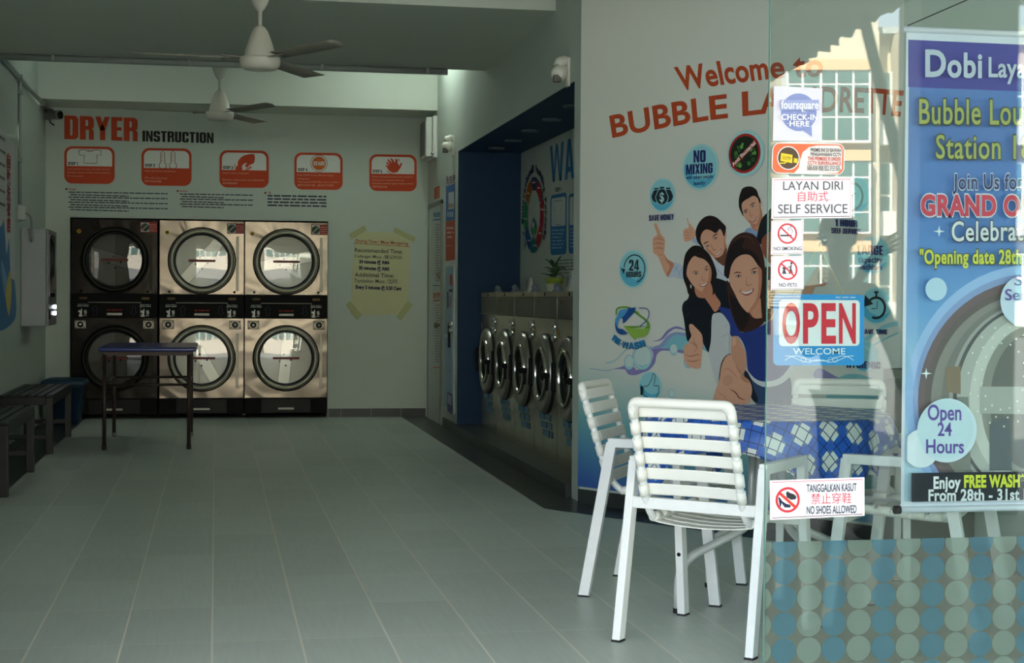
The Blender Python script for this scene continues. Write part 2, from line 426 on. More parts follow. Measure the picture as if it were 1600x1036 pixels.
paint = M('wall_paint', (198, 208, 198), .62, 0, .02, 3, .3, bump=.02)
ceil_paint = M('ceiling_paint', (218, 223, 212), .7, 0, .03, 2, .2)
navy = M('navy_paint', (26, 60, 92), .55, 0, .05, 4, .3)
def tile_mat(key, tx, ty, x0, y0, col, grout, rough, var, gw=.0065):
    m = bpy.data.materials.new(key); m.use_nodes = True; nt = m.node_tree; N = nt.nodes; L = nt.links; b = N['Principled BSDF']
    tc = N.new('ShaderNodeTexCoord'); sp = N.new('ShaderNodeSeparateXYZ'); L.new(tc.outputs['Object'], sp.inputs[0])
    def mt(op, a, bb=None):
        n = N.new('ShaderNodeMath'); n.operation = op
        for i, v in ((0, a), (1, bb)):
            if v is None: continue
            if isinstance(v, (int, float)): n.inputs[i].default_value = v
            else: L.new(v, n.inputs[i])
        return n.outputs[0]
    gx = mt('DIVIDE', mt('SUBTRACT', sp.outputs[0], x0), tx); gy = mt('DIVIDE', mt('SUBTRACT', sp.outputs[1], y0), ty)
    dx = mt('MULTIPLY', mt('SUBTRACT', .5, mt('ABSOLUTE', mt('SUBTRACT', mt('FRACT', gx), .5))), tx)
    dy = mt('MULTIPLY', mt('SUBTRACT', .5, mt('ABSOLUTE', mt('SUBTRACT', mt('FRACT', gy), .5))), ty)
    g = mt('LESS_THAN', mt('MINIMUM', dx, mt('MULTIPLY', dy, 1.3)), gw/2)
    cv = N.new('ShaderNodeCombineXYZ'); L.new(mt('FLOOR', gx), cv.inputs[0]); L.new(mt('FLOOR', gy), cv.inputs[1])
    wn = N.new('ShaderNodeTexWhiteNoise'); L.new(cv.outputs[0], wn.inputs['Vector'])
    mp = N.new('ShaderNodeMapping'); mp.inputs['Scale'].default_value = (60, 4, 1); L.new(tc.outputs['Object'], mp.inputs[0])
    nz = N.new('ShaderNodeTexNoise'); nz.inputs['Scale'].default_value = 1.0; nz.inputs['Detail'].default_value = 3; L.new(mp.outputs[0], nz.inputs['Vector'])
    v = mt('ADD', mt('MULTIPLY', mt('SUBTRACT', wn.outputs[0], .5), var), mt('MULTIPLY', mt('SUBTRACT', nz.outputs[0], .5), var*1.6))
    mx = N.new('ShaderNodeMix'); mx.data_type = 'RGBA'; c = rgb(*col)
    mx.inputs[6].default_value = tuple(x*.75 for x in c[:3])+(1,); mx.inputs[7].default_value = tuple(min(1, x*1.25) for x in c[:3])+(1,)
    L.new(mt('ADD', v, .5), mx.inputs[0])
    m2 = N.new('ShaderNodeMix'); m2.data_type = 'RGBA'; L.new(g, m2.inputs[0]); L.new(mx.outputs[2], m2.inputs[6]); m2.inputs[7].default_value = rgb(*grout)
    L.new(m2.outputs[2], b.inputs['Base Color'])
    L.new(mt('ADD', rough, mt('MULTIPLY', g, .3)), b.inputs['Roughness'])
    bp = N.new('ShaderNodeBump'); bp.inputs['Strength'].default_value = .25; bp.inputs['Distance'].default_value = .002
    L.new(mt('SUBTRACT', 1, g), bp.inputs['Height']); L.new(bp.outputs[0], b.inputs['Normal'])
    return m
floor_m = tile_mat('floor_tile', .3, .609, -.0086, 5.365, (192, 200, 191), (228, 222, 206), .42, .24)
dark_m = tile_mat('dark_tile', .3, .609, -.0086, 5.20, (46, 52, 52), (104, 104, 96), .30, .4)
def flat(pts, name, mat):
    b = MB(); b.prism([Vector((p[0], p[1], -.05)) for p in pts], (0, 0, .05)); return struct(b.build(name, mat))
XD0, XD1 = -1.235, 1.82
q0 = A + MN*.33; iu = q0 + MU*((XE-q0.x)/MU.x)       # inner edge of the dark border along the mural wall
qx = q0 + MU*((XD1-q0.x)/MU.x)
flat([(XD0, 4.3), (XD0, 16.3), (XD1, 16.3), (XD1, qx.y), (iu.x, iu.y), (XE, 4.3)], 'floor', floor_m)
flat([(XL-.1, 4.3), (XL-.1, 16.3), (XD0, 16.3), (XD0, 4.3)], 'trim_1', dark_m)
flat([(XD1, 16.3), (XB+.2, 16.3), (XB+.2, A.y), (A.x, A.y), (B.x, B.y), (iu.x, iu.y), (XD1, qx.y)], 'trim_2', dark_m)
# raised tiled plinth under the washers
b = MB(); b.box((XR-.035, YR0+.01, 0), (XB, YR1, .08)); struct(b.build('trim_3', tile_mat('plinth_tile', 50, .40, -20, .1, (54, 59, 58), (112, 112, 104), .35, .3)))
# walls
X0D, X1D, ZD = -1.372, 1.088, 1.935                  # opening the dryers stand in
b = MB(); b.box((XL, YB, 0), (X0D, YB+.12, ZC)); b.box((X1D, YB, 0), (XR, YB+.12, ZC)); b.box((X0D, YB, ZD), (X1D, YB+.12, ZC))
struct(b.build('wall_back', paint))
b = MB(); b.box((XL-.15, 16.3, -.05), (XB+.3, 16.45, ZC)); struct(b.build('wall_rear', paint))
b = MB(); b.box((XL-.15, 4.3, 0), (XL, 16.3, ZC)); struct(b.build('wall_left', M('wall_paint_shaded', (176, 186, 178), .62, 0, .02, 3, .3)))  # wall paint darkened for the dimmer left side, shade in the colour
b = MB(); b.box((XR, YR1, 0), (XR+.10, 16.3, ZC)); b.box((XR, YR0, ZO), (XR+.10, YR1, ZC)); b.box((XR, A.y+.005, 0), (XR+.10, YR0, ZC))
struct(b.build('wall_right', paint))
b = MB(); b.box((XR+.10, YR1, .08), (XB, YR1+.1, ZO)); b.box((XR+.001, YR1-.004, .08), (XR+.10, YR1-.001, ZO)); struct(b.build('wall_alcove_left', navy))
b = MB(); b.box((XR+.002, YR0, ZO-.004), (XR+.10, YR1-.005, ZO-.001)); b.box((XR+.10, YR0, ZO-.004), (XB, YR1, ZO+.1)); struct(b.build('ceiling_alcove', navy))
b = MB(); b.box((XB, YR0-.1, .0), (XB+.1, YR1+.1, ZO+.1)); struct(b.build('wall_alcove_back', paint))
b = MB(); b.box((XR+.10, YR0-.1, .08), (XB, YR0, ZO)); struct(b.build('wall_alcove_right', navy))
b = MB(); b.prism([A, B, B-MN*.12+MU*.08, A-MN*.12], (0, 0, ZC)); struct(b.build('wall_mural', paint))
b = MB(); b.box((XE, 4.565, 0), (XE+.12, B.y, ZC)); struct(b.build('wall_front_right', paint))
b = MB(); b.box((XL, 4.44, 0), (-.66, 4.56, ZC)); struct(b.build('wall_front_left', M('facade_paint', (150, 146, 138), .7)))
b = MB(); b.box((-.66, 4.44, 2.9), (XE+.12, 4.56, ZC)); struct(b.build('wall_front_head', MC['facade_paint']))
# ceiling: slab, wide dropped beam, beam along the back wall
b = MB(); b.box((XL-.15, 4.4, ZC), (XE+.15, 16.45, ZC+.15)); struct(b.build('ceiling', ceil_paint))
b = MB(); b.box((XL, 9.5, ZS), (XR, 12.1, ZC)); struct(b.build('ceiling_soffit', ceil_paint))
b = MB(); b.box((XL, 14.75, ZS), (XR, YB, ZC)); struct(b.build('ceiling_beam', ceil_paint))
# skirting
skirt = tile_mat('skirting_tile', .30, 50, .02, -20, (52, 58, 56), (120, 120, 110), .35, .3)
b = MB(); b.box((X1D+.01, YB-.011, 0), (XR-.012, YB, .082)); struct(b.build('baseboard_back', skirt))
b = MB(); b.box((XR-.011, 14.16, 0), (XR, 14.24, .082)); b.box((XR-.011, YR1, 0), (XR, 14.13, .082)); struct(b.build('baseboard_right', skirt))
b = MB(); b.prism([A+MN*.011-MU*.004, B+MN*.011, B, A], (0, 0, .082)); struct(b.build('baseboard_mural', M('skirting_dark', (58, 63, 61), .35, 0, .15, 3)))
# service door beside the machine panel
fr = M('door_paint', (205, 212, 206), .5); y0d, y1d, zd = 15.24, 14.34, 2.095
b = MB(); b.box((XR-.012, y1d+.03, .0), (XR-.001, y0d-.03, zd-.03)); d1 = struct(b.build('door_1', fr))
b = MB(); b.box((XR-.02, y1d-.01, 0), (XR-.001, y1d+.03, zd)); b.box((XR-.02, y0d-.03, 0), (XR-.001, y0d+.01, zd)); b.box((XR-.02, y1d-.01, zd-.03), (XR-.001, y0d+.01, zd+.01))
b.build('door_frame', M('door_frame_grey', (128, 132, 126), .4), d1)
b = MB(); b.lathe([(0, .055), (.02, .052), (.03, .04), (.024, .022), (.012, .012), (.012, 0)], 16, axis_mtx((XR-.012, y1d+.10, .93), (-1, 0, 0))); b.build('door_knob', M('worn_brass', (150, 140, 118), .3, .9), d1)
b = MB(); b.box((XR-.02, y1d+.06, 1.36), (XR-.012, y1d+.10, 1.46)); b.tube([(XR-.02, y1d+.08, 1.42), (XR-.045, y1d+.07, 1.41), (XR-.02, y1d+.05, 1.36)], .006); b.build('door_latch', M('worn_brass', (150, 140, 118), .3, .9), d1)

# ---------------------------------------------------------------- fluorescent battens hidden above the dropped beam
for x, p, lab in ((1.80, 5.5, 'white fluorescent batten on the ceiling bay beside the right wall'), (-1.30, .8, 'white fluorescent batten on the ceiling bay beside the left wall')):
    t = thing('fluorescent_light', lab, 'light', (x, 13.75, ZC), group='fluorescent battens in the rear ceiling bay')
    b = MB(); b.box((x-.035, 13.15, ZC-.05), (x+.035, 14.35, ZC), .006); b.build('batten', M('enamel_white', (235, 236, 232), .35), t)
    b = MB(); b.tube([(x, 13.17, ZC-.075), (x, 14.33, ZC-.075)], .014, 12); b.build('tube', M('lit_tube_%d' % p, (240, 255, 246), .3, emit=p), t)
    for y in (13.165, 14.335):
        b = MB(); b.box((x-.014, y-.012, ZC-.092), (x+.014, y+.012, ZC-.048), .003); b.build('tube_holder', MC['enamel_white'], t)
# ================================================================ back wall: printing
OR = (205, 70, 30); WH = (232, 234, 228); BK = (40, 36, 30); NV = (34, 40, 84); RD = (186, 42, 36)
def printed(dec, name, label, cat, group=None):
    o = dec.build(name); return tag(o, label, cat, group)
d = Decal(PB); d.text('DRYER', [(100.5, 217.3), (215, 220.8)], [(100.5, 180.3), (215, 184.2)], OR, 'B')
printed(d, 'wall_lettering', 'big red DRYER lettering high on the back wall', 'lettering')
d = Decal(PB); d.text('INSTRUCTION', [(222.4, 221), (333.7, 223.8)], [(222.4, 204), (333.7, 207.4)], BK, 'B')
printed(d, 'wall_lettering', 'small black INSTRUCTION lettering right of the red DRYER', 'lettering')
cards = [(100.4, 179.2, 228.4, 286.6), (221, 299.4, 231.2, 289.8), (343, 420, 234.6, 292.8), (459.8, 535.4, 238.2, 296), (577, 651, 241, 298.2)]
CT = [['Load clothes into dryer and close the door', 'Masukkan pakaian ke dalam mesin pengering', 'dan tutup pintu', None],
      ['Select appropriate temperature', None, 'Pilih suhu yang sesuai', '请选择适当的温度'],
      ['Insert coins as displayed', None, 'Masukkan syiling seperti yang dipaparkan', '投放所需的硬币'],
      ['Press START button. Machine display', 'drying time.', 'Tekan butang START. Mesin akan memulakan', '请按"START"键。显示烘干时间'],
      ['Remove clothing immediately upon completion', 'Drying to be sanitised when hot', 'Keluarkan pakaian segera selepas selesai', '请即时取出衣物']]
CL = ['orange STEP 1 sticker with an outlined shirt on the back wall', 'orange STEP 2 sticker with two thermometers on the back wall',
      'orange STEP 3 sticker with a hand dropping a coin on the back wall', 'orange STEP 4 sticker with a round START button on the back wall',
      'orange STEP 5 sticker with a waving red hand on the back wall']
for i, (x0, x1, y0, y1) in enumerate(cards):
    s_ = 1.0; W_ = x1-x0; H_ = y1-y0; ym = y0+H_*.53
    d = Decal(PB); d.rrect((x0, y1), (x1, y1+s_), (x1, y0+s_), (x0, y0), .2, OR)
    a, b_ = x0+W_*.05, x1-W_*.05; t = y0+H_*.065; r = W_*.12
    pts = [(a, ym), (b_, ym+s_)] + [(b_-r+r*math.cos(k*.26), t+r+s_-r*math.sin(k*.26)) for k in range(7)] + [(a+r-r*math.sin(k*.26), t+r-r*math.cos(k*.26)) for k in range(7)]
    d.poly(pts, WH)
    d.tbox('STEP %d' % (i+1), x0+W_*.075, ym-1.5, x0+W_*.27, ym-6.2, BK, 'B', .3)
    yy = ym+H_*.10
    for j, ln in enumerate(CT[i]):
        if ln: d.tbox(ln, a+1, yy, a+1+min(W_*.86, len(ln)*(3.3 if ln[0] > '~' else 1.62)), yy-2.3, (228, 170, 140), .01, .6)
        yy += H_*.092
    o = printed(d, 'instruction_sticker', CL[i], 'sticker', 'orange dryer step stickers')
    d = Decal(PB, h=.004); cx = x0+W_*.52; cy = (t+ym)/2+.5
    if i == 0:
        pts = [(122.5, 235.5), (131, 233.5), (137, 236), (143.5, 236), (150, 234), (158, 236), (157.5, 243), (151.5, 242), (151.5, 255.5), (131, 255), (131.5, 242), (125, 243), (122.5, 235.5)]
        d.line(pts, 1.0, (120, 70, 56)); d.line([(137, 234.5), (140.5, 236.5), (145, 235)], 1.2, (150, 60, 46))
    elif i == 1:
        for c in (cx-7.6, cx+8.6):
            d.line([(c-3.1, 255), (c-3.1, 239), (c, 236.2), (c+3.1, 239), (c+3.1, 255)], .9, (150, 60, 46))
            d.circ((c, 259), 6.0, (150, 60, 46), 28, 5.0, 122, 418)
            for k in range(4): d.line([(c-3, 241+3.4*k), (c, 241+3.4*k)], .7, (150, 60, 46))
    elif i == 2:
        d.poly([(396, 242), (400, 240.5), (396, 242)][:2]+[(420-23, 241)], OR)
        d.poly([(372, 252), (378, 245), (385, 242), (397, 241.5), (397, 254), (390, 258), (386, 262), (383, 259), (386, 255), (381, 256), (376, 262), (372, 260)], OR, True)
        d.circ((373.5, 263.5), 5.2, OR); d.line([(367, 256), (367, 268)], .9, OR)
        for k in range(4): d.line([(384+2.2*k, 264-1.5*k), (385.5+2.4*k, 267.5-1.4*k)], 1.8, OR)
    elif i == 3:
        d.circ((cx-.8, cy-.5), 13.2, (150, 60, 46)); d.circ((cx-.8, cy-.5), 12.4, WH); d.circ((cx-.8, cy-.5), 10.6, (214, 104, 30)); d.tbox('START', cx-9.5, cy+2.5, cx+8.5, cy-3.6, WH, 'B', .3)
    else:
        d.poly([(603, 254), (604.5, 252.8), (610, 257), (605, 250), (607, 248.7), (613, 255), (610, 247.5), (612, 247), (617.5, 254.5), (617.5, 249), (619.5, 249), (622.5, 257), (623.5, 259), (626, 254.5), (628.5, 255), (626, 262), (621, 269), (614.5, 270.5), (608, 267), (604, 261), (602.5, 257.5), (608, 259.5)], OR)
        for a_, c_ in (((616, 248), (624, 252.5)), ((620, 247.8), (624.5, 250.5)), ((604, 267), (612.5, 272.5))): d.line([a_, lerp2(a_, c_, .5), c_], 1.1, OR)
    d.build('pictogram', o)
for x, y, w_, hd, n_, lab in ((102, 296.6, 160, 'Larangan', 8, 'small printed Malay warning paragraph under the STEP 1 sticker'), (276, 299.6, 119, 'Restriction', 6, 'small printed English warning paragraph under the STEP 3 sticker'), (413, 302.6, 97, '严禁', 4, 'small printed Chinese warning paragraph under the STEP 4 sticker')):
    d = Decal(PB); d.circ((x+1.6, y-1.2), 1.6, (120, 50, 40)); d.tbox(hd, x+4.5, y, x+(17 if n_ > 4 else 10) , y-2.6, RD, .02, .2)
    st = 3.9 if n_ > 4 else 5.0
    for k in range(n_):
        full = .62 if k % 2 and n_ > 4 else 1
        d.words(x+(5 if k % 2 == 0 or n_ == 4 else 8), y+4.4+st*k, x+w_*full, 1.7 if n_ > 4 else 2.5, (66, 70, 84), 50+k+int(x), 2.6*w_/160)
    printed(d, 'printed_paragraph', lab, 'notice', 'warning paragraphs above the dryers')
# taped paper notice
T7 = (520, 330, 5.18); paper = (208, 206, 162)
no = thing('paper_notice', 'yellowed paper drying time notice taped to the back wall right of the dryers', 'notice', (1.27, YB, 1.5))
d = Decal(PB, T=T7); d.poly([(188, 165), (260, 158), (330, 170), (420, 168), (500, 178), (626, 190), (622, 420), (614, 640), (604, 800), (560, 838), (470, 832), (360, 846), (240, 836), (142, 828), (150, 640), (160, 430), (170, 300)], paper); d.build('paper', no)
d = Decal(PB, T=T7, h=.0016)
BR = (92, 60, 44)
d.text('Drying Time / Masa Mengering', [(185, 250), (610, 274)], [(185, 226), (610, 249)], (176, 56, 48), .012)
d.line([(168, 259), (620, 288)], 4, (176, 56, 48))
d.text('Recommended Time:', [(178, 330), (565, 345)], [(178, 297), (565, 311)], (58, 58, 46), .01)
d.text('Cadangan Masa: /建议时间:', [(175, 374), (565, 389)], [(175, 350), (565, 365)], (70, 70, 56), .005)
d.text('24 minutes @ RM4', [(213, 420), (457, 431)], [(213, 393), (457, 404)], (40, 42, 78), .04)
d.text('30 minutes @ RM5', [(210, 471), (458, 482)], [(210, 444), (458, 455)], (40, 42, 78), .04)
d.text('Additional Time:', [(178, 529), (495, 538)], [(178, 498), (495, 506)], (58, 58, 46), .01)
d.text('Tambahan Masa: /加时:', [(175, 576), (530, 586)], [(175, 547), (530, 556)], (70, 70, 56), .005)
d.text('Every 3 minutes @ 0.50 Cent', [(185, 627), (555, 640)], [(185, 599), (555, 612)], (40, 42, 78), .04)
d.build('lettering', no)
for q in ([(130, 185), (255, 113), (276, 150), (150, 232)], [(500, 128), (668, 213), (655, 252), (490, 170)], [(103, 757), (140, 725), (240, 842), (196, 882)], [(604, 728), (650, 756), (552, 888), (512, 858)]):
    d = Decal(PB, T=T7, h=.003); d.poly(q, (184, 187, 136)); d.build('tape', no)

# ================================================================ dryers
steel = bpy.data.materials.new('brushed_steel'); steel.use_nodes = True
def steel_mat(m, col, rough, wave):
    nt = m.node_tree; N = nt.nodes; L = nt.links; b = N['Principled BSDF']; b.inputs['Metallic'].default_value = 1; b.inputs['Base Color'].default_value = rgb(*col); b.inputs['Roughness'].default_value = rough
    tc = N.new('ShaderNodeTexCoord'); n1 = N.new('ShaderNodeTexNoise'); n1.inputs['Scale'].default_value = 2.6; n1.inputs['Detail'].default_value = 1.5; n1.inputs['Distortion'].default_value = .8
    L.new(tc.outputs['Object'], n1.inputs['Vector'])
    mp = N.new('ShaderNodeMapping'); mp.inputs['Scale'].default_value = (300, 300, 3); L.new(tc.outputs['Object'], mp.inputs[0])
    n2 = N.new('ShaderNodeTexNoise'); n2.inputs['Scale'].default_value = 1; L.new(mp.outputs[0], n2.inputs['Vector'])
    b1 = N.new('ShaderNodeBump'); b1.inputs['Strength'].default_value = wave; b1.inputs['Distance'].default_value = .05; L.new(n1.outputs[0], b1.inputs['Height'])
    b2 = N.new('ShaderNodeBump'); b2.inputs['Strength'].default_value = .04; b2.inputs['Distance'].default_value = .002; L.new(n2.outputs[0], b2.inputs['Height']); L.new(b1.outputs[0], b2.inputs['Normal'])
    L.new(b2.outputs[0], b.inputs['Normal']); return m
steel_mat(steel, (98, 92, 82), .20, .26)
steel_shaded = steel_mat((lambda m: (setattr(m, 'use_nodes', True), m)[1])(bpy.data.materials.new('shaded_steel')), (36, 34, 31), .24, .22)  # same steel with the left column's shade put into its colour
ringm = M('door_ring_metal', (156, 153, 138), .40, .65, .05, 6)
ring_shaded = M('door_ring_shaded', (48, 46, 41), .4, 1.0, .05, 6)  # left dryer's door ring, shade painted into the metal
black = M('black_enamel', (9, 9, 9), .55, 0, .1, 8, .15); rubber = M('black_rubber', (14, 14, 14), .6)
chrome = M('chrome', (214, 214, 210), .12, 1.0); ivory = M('pale_plastic', (206, 202, 190), .4)
drum = bpy.data.materials.new('perforated_drum'); drum.use_nodes = True
def drum_mat(m):
    nt = m.node_tree; N = nt.nodes; L = nt.links; b = N['Principled BSDF']; b.inputs['Metallic'].default_value = .35; b.inputs['Roughness'].default_value = .45
    tc = N.new('ShaderNodeTexCoord'); v = N.new('ShaderNodeTexVoronoi'); v.inputs['Scale'].default_value = 95; v.inputs['Randomness'].default_value = .0; L.new(tc.outputs['Object'], v.inputs['Vector'])
    cr = N.new('ShaderNodeValToRGB'); cr.color_ramp.elements[0].position = .16; cr.color_ramp.elements[1].position = .30; cr.color_ramp.elements[0].color = rgb(96, 94, 86); cr.color_ramp.elements[1].color = rgb(228, 226, 214)
    L.new(v.outputs['Distance'], cr.inputs[0]); L.new(cr.outputs[0], b.inputs['Base Color'])
drum_mat(drum)
plain_drum = M('drum_plate', (232, 232, 222), .35, .35, .05, 5)
def glass_mat(name, tint, refl, maxr=1.0, rough=0.0):
    m = bpy.data.materials.new(name); m.use_nodes = True; nt = m.node_tree; N = nt.nodes; L = nt.links
    for n in list(N): N.remove(n)
    o = N.new('ShaderNodeOutputMaterial'); mx = N.new('ShaderNodeMixShader'); tr = N.new('ShaderNodeBsdfTransparent'); gl = N.new('ShaderNodeBsdfGlossy')
    gl.inputs['Roughness'].default_value = rough; tr.inputs[0].default_value = tint; gl.inputs[0].default_value = (1, 1, 1, 1)
    lw = N.new('ShaderNodeLayerWeight'); lw.inputs[0].default_value = .5
    p = N.new('ShaderNodeMath'); p.operation = 'POWER'; p.inputs[1].default_value = 5; L.new(lw.outputs['Facing'], p.inputs[0])
    a = N.new('ShaderNodeMath'); a.operation = 'MULTIPLY_ADD'; a.inputs[1].default_value = maxr-refl; a.inputs[2].default_value = refl; L.new(p.outputs[0], a.inputs[0])
    L.new(a.outputs[0], mx.inputs[0]); L.new(tr.outputs[0], mx.inputs[1]); L.new(gl.outputs[0], mx.inputs[2]); L.new(mx.outputs[0], o.inputs[0])
    return m
door_glass_shaded = glass_mat('shaded_dryer_glass', (.34, .34, .33, 1), .05)  # left dryer's glass, darkened to carry the shade there
door_glass = glass_mat('dryer_glass', (.93, .94, .92, 1), .07)
class LP:                                            # a front face in local space (x right, z up, front towards -y)
    def __init__(s, y): s.o = Vector((0, y, 0)); s.u = Vector((1, 0, 0)); s.v = Vector((0, 0, 1)); s.n = Vector((0, -1, 0))
    def W(s, uv, h=0.0): return s.o + s.u*uv[0] + s.v*uv[1] + s.n*h
def lbuild(dec, name, parent):
    me = bpy.data.meshes.new(name); me.from_pydata(dec.v, [], dec.f); me.polygons.foreach_set('material_index', dec.m)
    return finish(name, me, dec.mats, parent, True)
def ring_hole(b, cx, cz, r, x0, x1, z0, z1, y, dep, mat=0, n=48):
    """front panel with a round hole, and the hole's wall"""
    outer = []
    for j in range(n):
        a = 2*math.pi*j/n; c, s_ = math.cos(a), math.sin(a)
        k = min((x1-cx)/c if c > 1e-9 else 9, (x0-cx)/c if c < -1e-9 else 9, (z1-cz)/s_ if s_ > 1e-9 else 9, (z0-cz)/s_ if s_ < -1e-9 else 9)
        outer.append((cx+c*k, cz+s_*k))
    inn = [b.bm.verts.new((cx+r*math.cos(2*math.pi*j/n), y, cz+r*math.sin(2*math.pi*j/n))) for j in range(n)]
    inb = [b.bm.verts.new((cx+r*math.cos(2*math.pi*j/n), y+dep, cz+r*math.sin(2*math.pi*j/n))) for j in range(n)]
    out = [b.bm.verts.new((p[0], y, p[1])) for p in outer]
    for j in range(n):
        k = (j+1) % n
        f = b.bm.faces.new((inn[j], inn[k], out[k], out[j])); f.material_index = mat
        f = b.bm.faces.new((inn[j], inb[j], inb[k], inn[k])); f.material_index = mat; f.smooth = True
    for cx_, cz_ in ((x0, z0), (x1, z0), (x1, z1), (x0, z1)):       # close the corners
        js = [j for j in range(n)]
        a = math.atan2(cz_-cz, cx_-cx) % (2*math.pi); j = int(a/(2*math.pi)*n); k = (j+1) % n
        v = b.bm.verts.new((cx_, y, cz_)); f = b.bm.faces.new((out[j], out[k], v)); f.material_index = mat
def make_dryer(x, label, sm, rm, tilt):
    t = thing('stacked_dryer', label, 'dryer', (x, 15.33, 0), group='stacked dryers in the back wall')
    w2 = .399; ZT, Z1, Z2, Z3 = 1.915, 1.208, .972, .20
    b = MB()
    for z0, z1, zc in ((Z1, ZT, 1.53), (Z3, Z2, .585)): ring_hole(b, 0, zc, .285, -w2, w2, z0, z1, 0, .10)
    b.box((-w2, .002, .03), (-w2+.006, .72, ZT)); b.box((w2-.006, .002, .03), (w2, .72, ZT)); b.box((-w2, .002, ZT-.006), (w2, .72, ZT)); b.box((-w2, .70, .03), (w2, .72, ZT))
    b.build('cabinet', sm, t, True, recalc=False)
    b = MB(); b.box((-w2, -.012, Z2+.004), (w2, .02, Z1-.004), .004); cp = b.build('control_panel', black, t, True)
    for sx in (-1, 1):
        d = Decal(LP(-.0125), px=False); cx = .29*sx
        d.rect(cx-.035, 1.152, cx+.035, 1.172, (120, 96, 50) if sx < 0 else (150, 120, 60)); d.words(cx-.03, 1.158, cx+.032, -.007, (40, 36, 30), 3)
        d.words(cx-.05, 1.098, cx+.05, -.008, (150, 156, 150), 5); d.words(cx-.055, 1.082, cx+.05, -.009, (180, 184, 176), 6)
        d.poly([(cx-.04, .985), (cx-.04, 1.0), (cx-.03, 1.02), (cx-.045, 1.03), (cx-.045, 1.045), (cx-.02, 1.045), (cx-.02, 1.06), (cx-.01, 1.06), (cx-.012, 1.0), (cx-.005, .985)], (244, 242, 232))
        d.poly([(cx+.006, 1.045), (cx+.03, 1.05), (cx+.034, 1.02), (cx+.026, 1.006), (cx+.01, 1.012)], (200, 196, 184)); d.words(cx+.0, .992, cx+.04, -.01, (170, 166, 156), 8); lbuild(d, 'coin_guide', cp)
    for sx, up in ((-1, 1), (1, -1)):                # arrows up and down beside the window
        d = Decal(LP(-.0125), px=False); cx = .18*sx; zz = [1.0, 1.06, 1.06, 1.09, 1.06, 1.06, 1.0] if up > 0 else [1.09, 1.03, 1.03, 1.0, 1.03, 1.03, 1.09]
        d.line([(cx-.015, zz[0]), (cx-.015, zz[1]), (cx-.032, zz[2]), (cx, zz[3]), (cx+.032, zz[4]), (cx+.015, zz[5]), (cx+.015, zz[6]), (cx-.015, zz[0])], +.003, (70, 72, 96)); lbuild(d, 'arrow_print', cp)
    d = Decal(LP(-.0125), px=False); d.words(-.07, 1.043, .07, -.012, (150, 30, 22), 14); lbuild(d, 'display_print', cp)
    b = MB(); b.bar((-.245, -.018, 1.122), (.245, -.018, 1.122), .012, .006); b.bar((.243, -.018, .985), (.243, -.018, 1.12), .004, .012); b.build('panel_trim', M('trim_steel', (150, 148, 138), .5, .7), cp, True)
    b = MB(); b.box((-.072, -.024, .998), (.072, -.012, 1.022), .008); b.build('panel_handle', ivory, cp, True)
    for zc, zt, up in ((1.53, ZT, True), (.585, Z2, False)):
        dr = MB()                                    # hinge plate and ring: the door
        dr.lathe([(.266, .0), (.267, -.018), (.274, -.031), (.284, -.034), (.300, -.032), (.309, -.020), (.312, .004)], 64, axis_mtx((0, 0, zc), (0, 1, 0)))
        do = dr.build('door', rm, t, True)
        b = MB(); b.lathe([(.326, -.001), (.326, -.006), (.312, -.006), (.312, -.001)], 64, axis_mtx((0, 0, zc), (0, 1, 0))); b.build('door_seal', rubber, do, True)
        b = MB(); b.lathe([(.276, .012), (.266, -.004), (.254, .002), (.248, .035), (.266, .09)], 64, axis_mtx((0, 0, zc), (0, 1, 0))); b.build('door_gasket', rubber, do, True)
        b = MB(); b.lathe([(0, -.006), (.12, -.005), (.267, .004)], 48, axis_mtx((0, 0, zc), (0, 1, 0))); b.build('door_glass', door_glass if sm is steel else door_glass_shaded, do, True)
        b = MB(); b.box((-.128, -.008, zc-.010), (.128, -.005, zc+.012)); ls = b.build('red_label', M('label_red', (120, 34, 28), .5), do, True)
        b = MB(); b.box((.325, -.006, zc-.29), (.352, .0, zc+.24), .002); b.build('hinge', rm, do, True)
        aa0, aa1 = math.atan2(-.29, .09), math.atan2(.25, .18)
        b = MB(); b.prism([(.180, -.0035, zc+.25), (.318, -.0035, zc+.25), (.318, -.0035, zc-.29), (.09, -.0035, zc-.29)] + [(.305*math.cos(aa0+(aa1-aa0)*k/14), -.0035, zc+.305*math.sin(aa0+(aa1-aa0)*k/14)) for k in range(15)], (0, .003, 0)); b.build('door_plate', sm, do, True)
        # drum seen through the glass: riveted plates of perforated sheet
        c = Matrix.Translation((0, .098, zc)) @ Matrix.Rotation(tilt+(0 if up else 1.9), 4, 'Y')
        b = MB(); n = 40
        for k, (a0, a1, mi) in enumerate(((-.27, -.05, 0), (-.05, .06, 1), (.06, .27, 0))):
            pts = []
            for j in range(13):
                z = a0+(a1-a0)*j/12; pts.append((math.sqrt(max(0, .27**2-z*z)), z))
            loop = [c @ Vector((x_, -.004*mi-.0012*k, z)) for x_, z in pts] + [c @ Vector((-x_, -.004*mi-.0012*k, z)) for x_, z in pts[::-1]]
            b.ngon(loop, mi)
        b.lathe([(.275, .105), (.275, .09)], 40, axis_mtx((0, 0, zc), (0, 1, 0)))
        for x_, z in ((-.02, .035), (.05, -.02), (-.06, -.03), (.0, -.075)): b.lathe([(0, -.008), (.009, -.006), (.009, 0)], 10, axis_mtx((x_, .09, zc+z), (0, 1, 0)), 2)
        for sgn in (-.05, .06):
            for j in range(34):
                p = c @ Vector((-.24+.0145*j, -.006, sgn))
                if (p-Vector((0, .09, zc))).length < .26: b.lathe([(0, -.002), (.0035, -.001), (.0035, 0)], 6, axis_mtx(p, (0, 1, 0)), 2)
        b.build('drum', [drum, plain_drum, black], t, True)
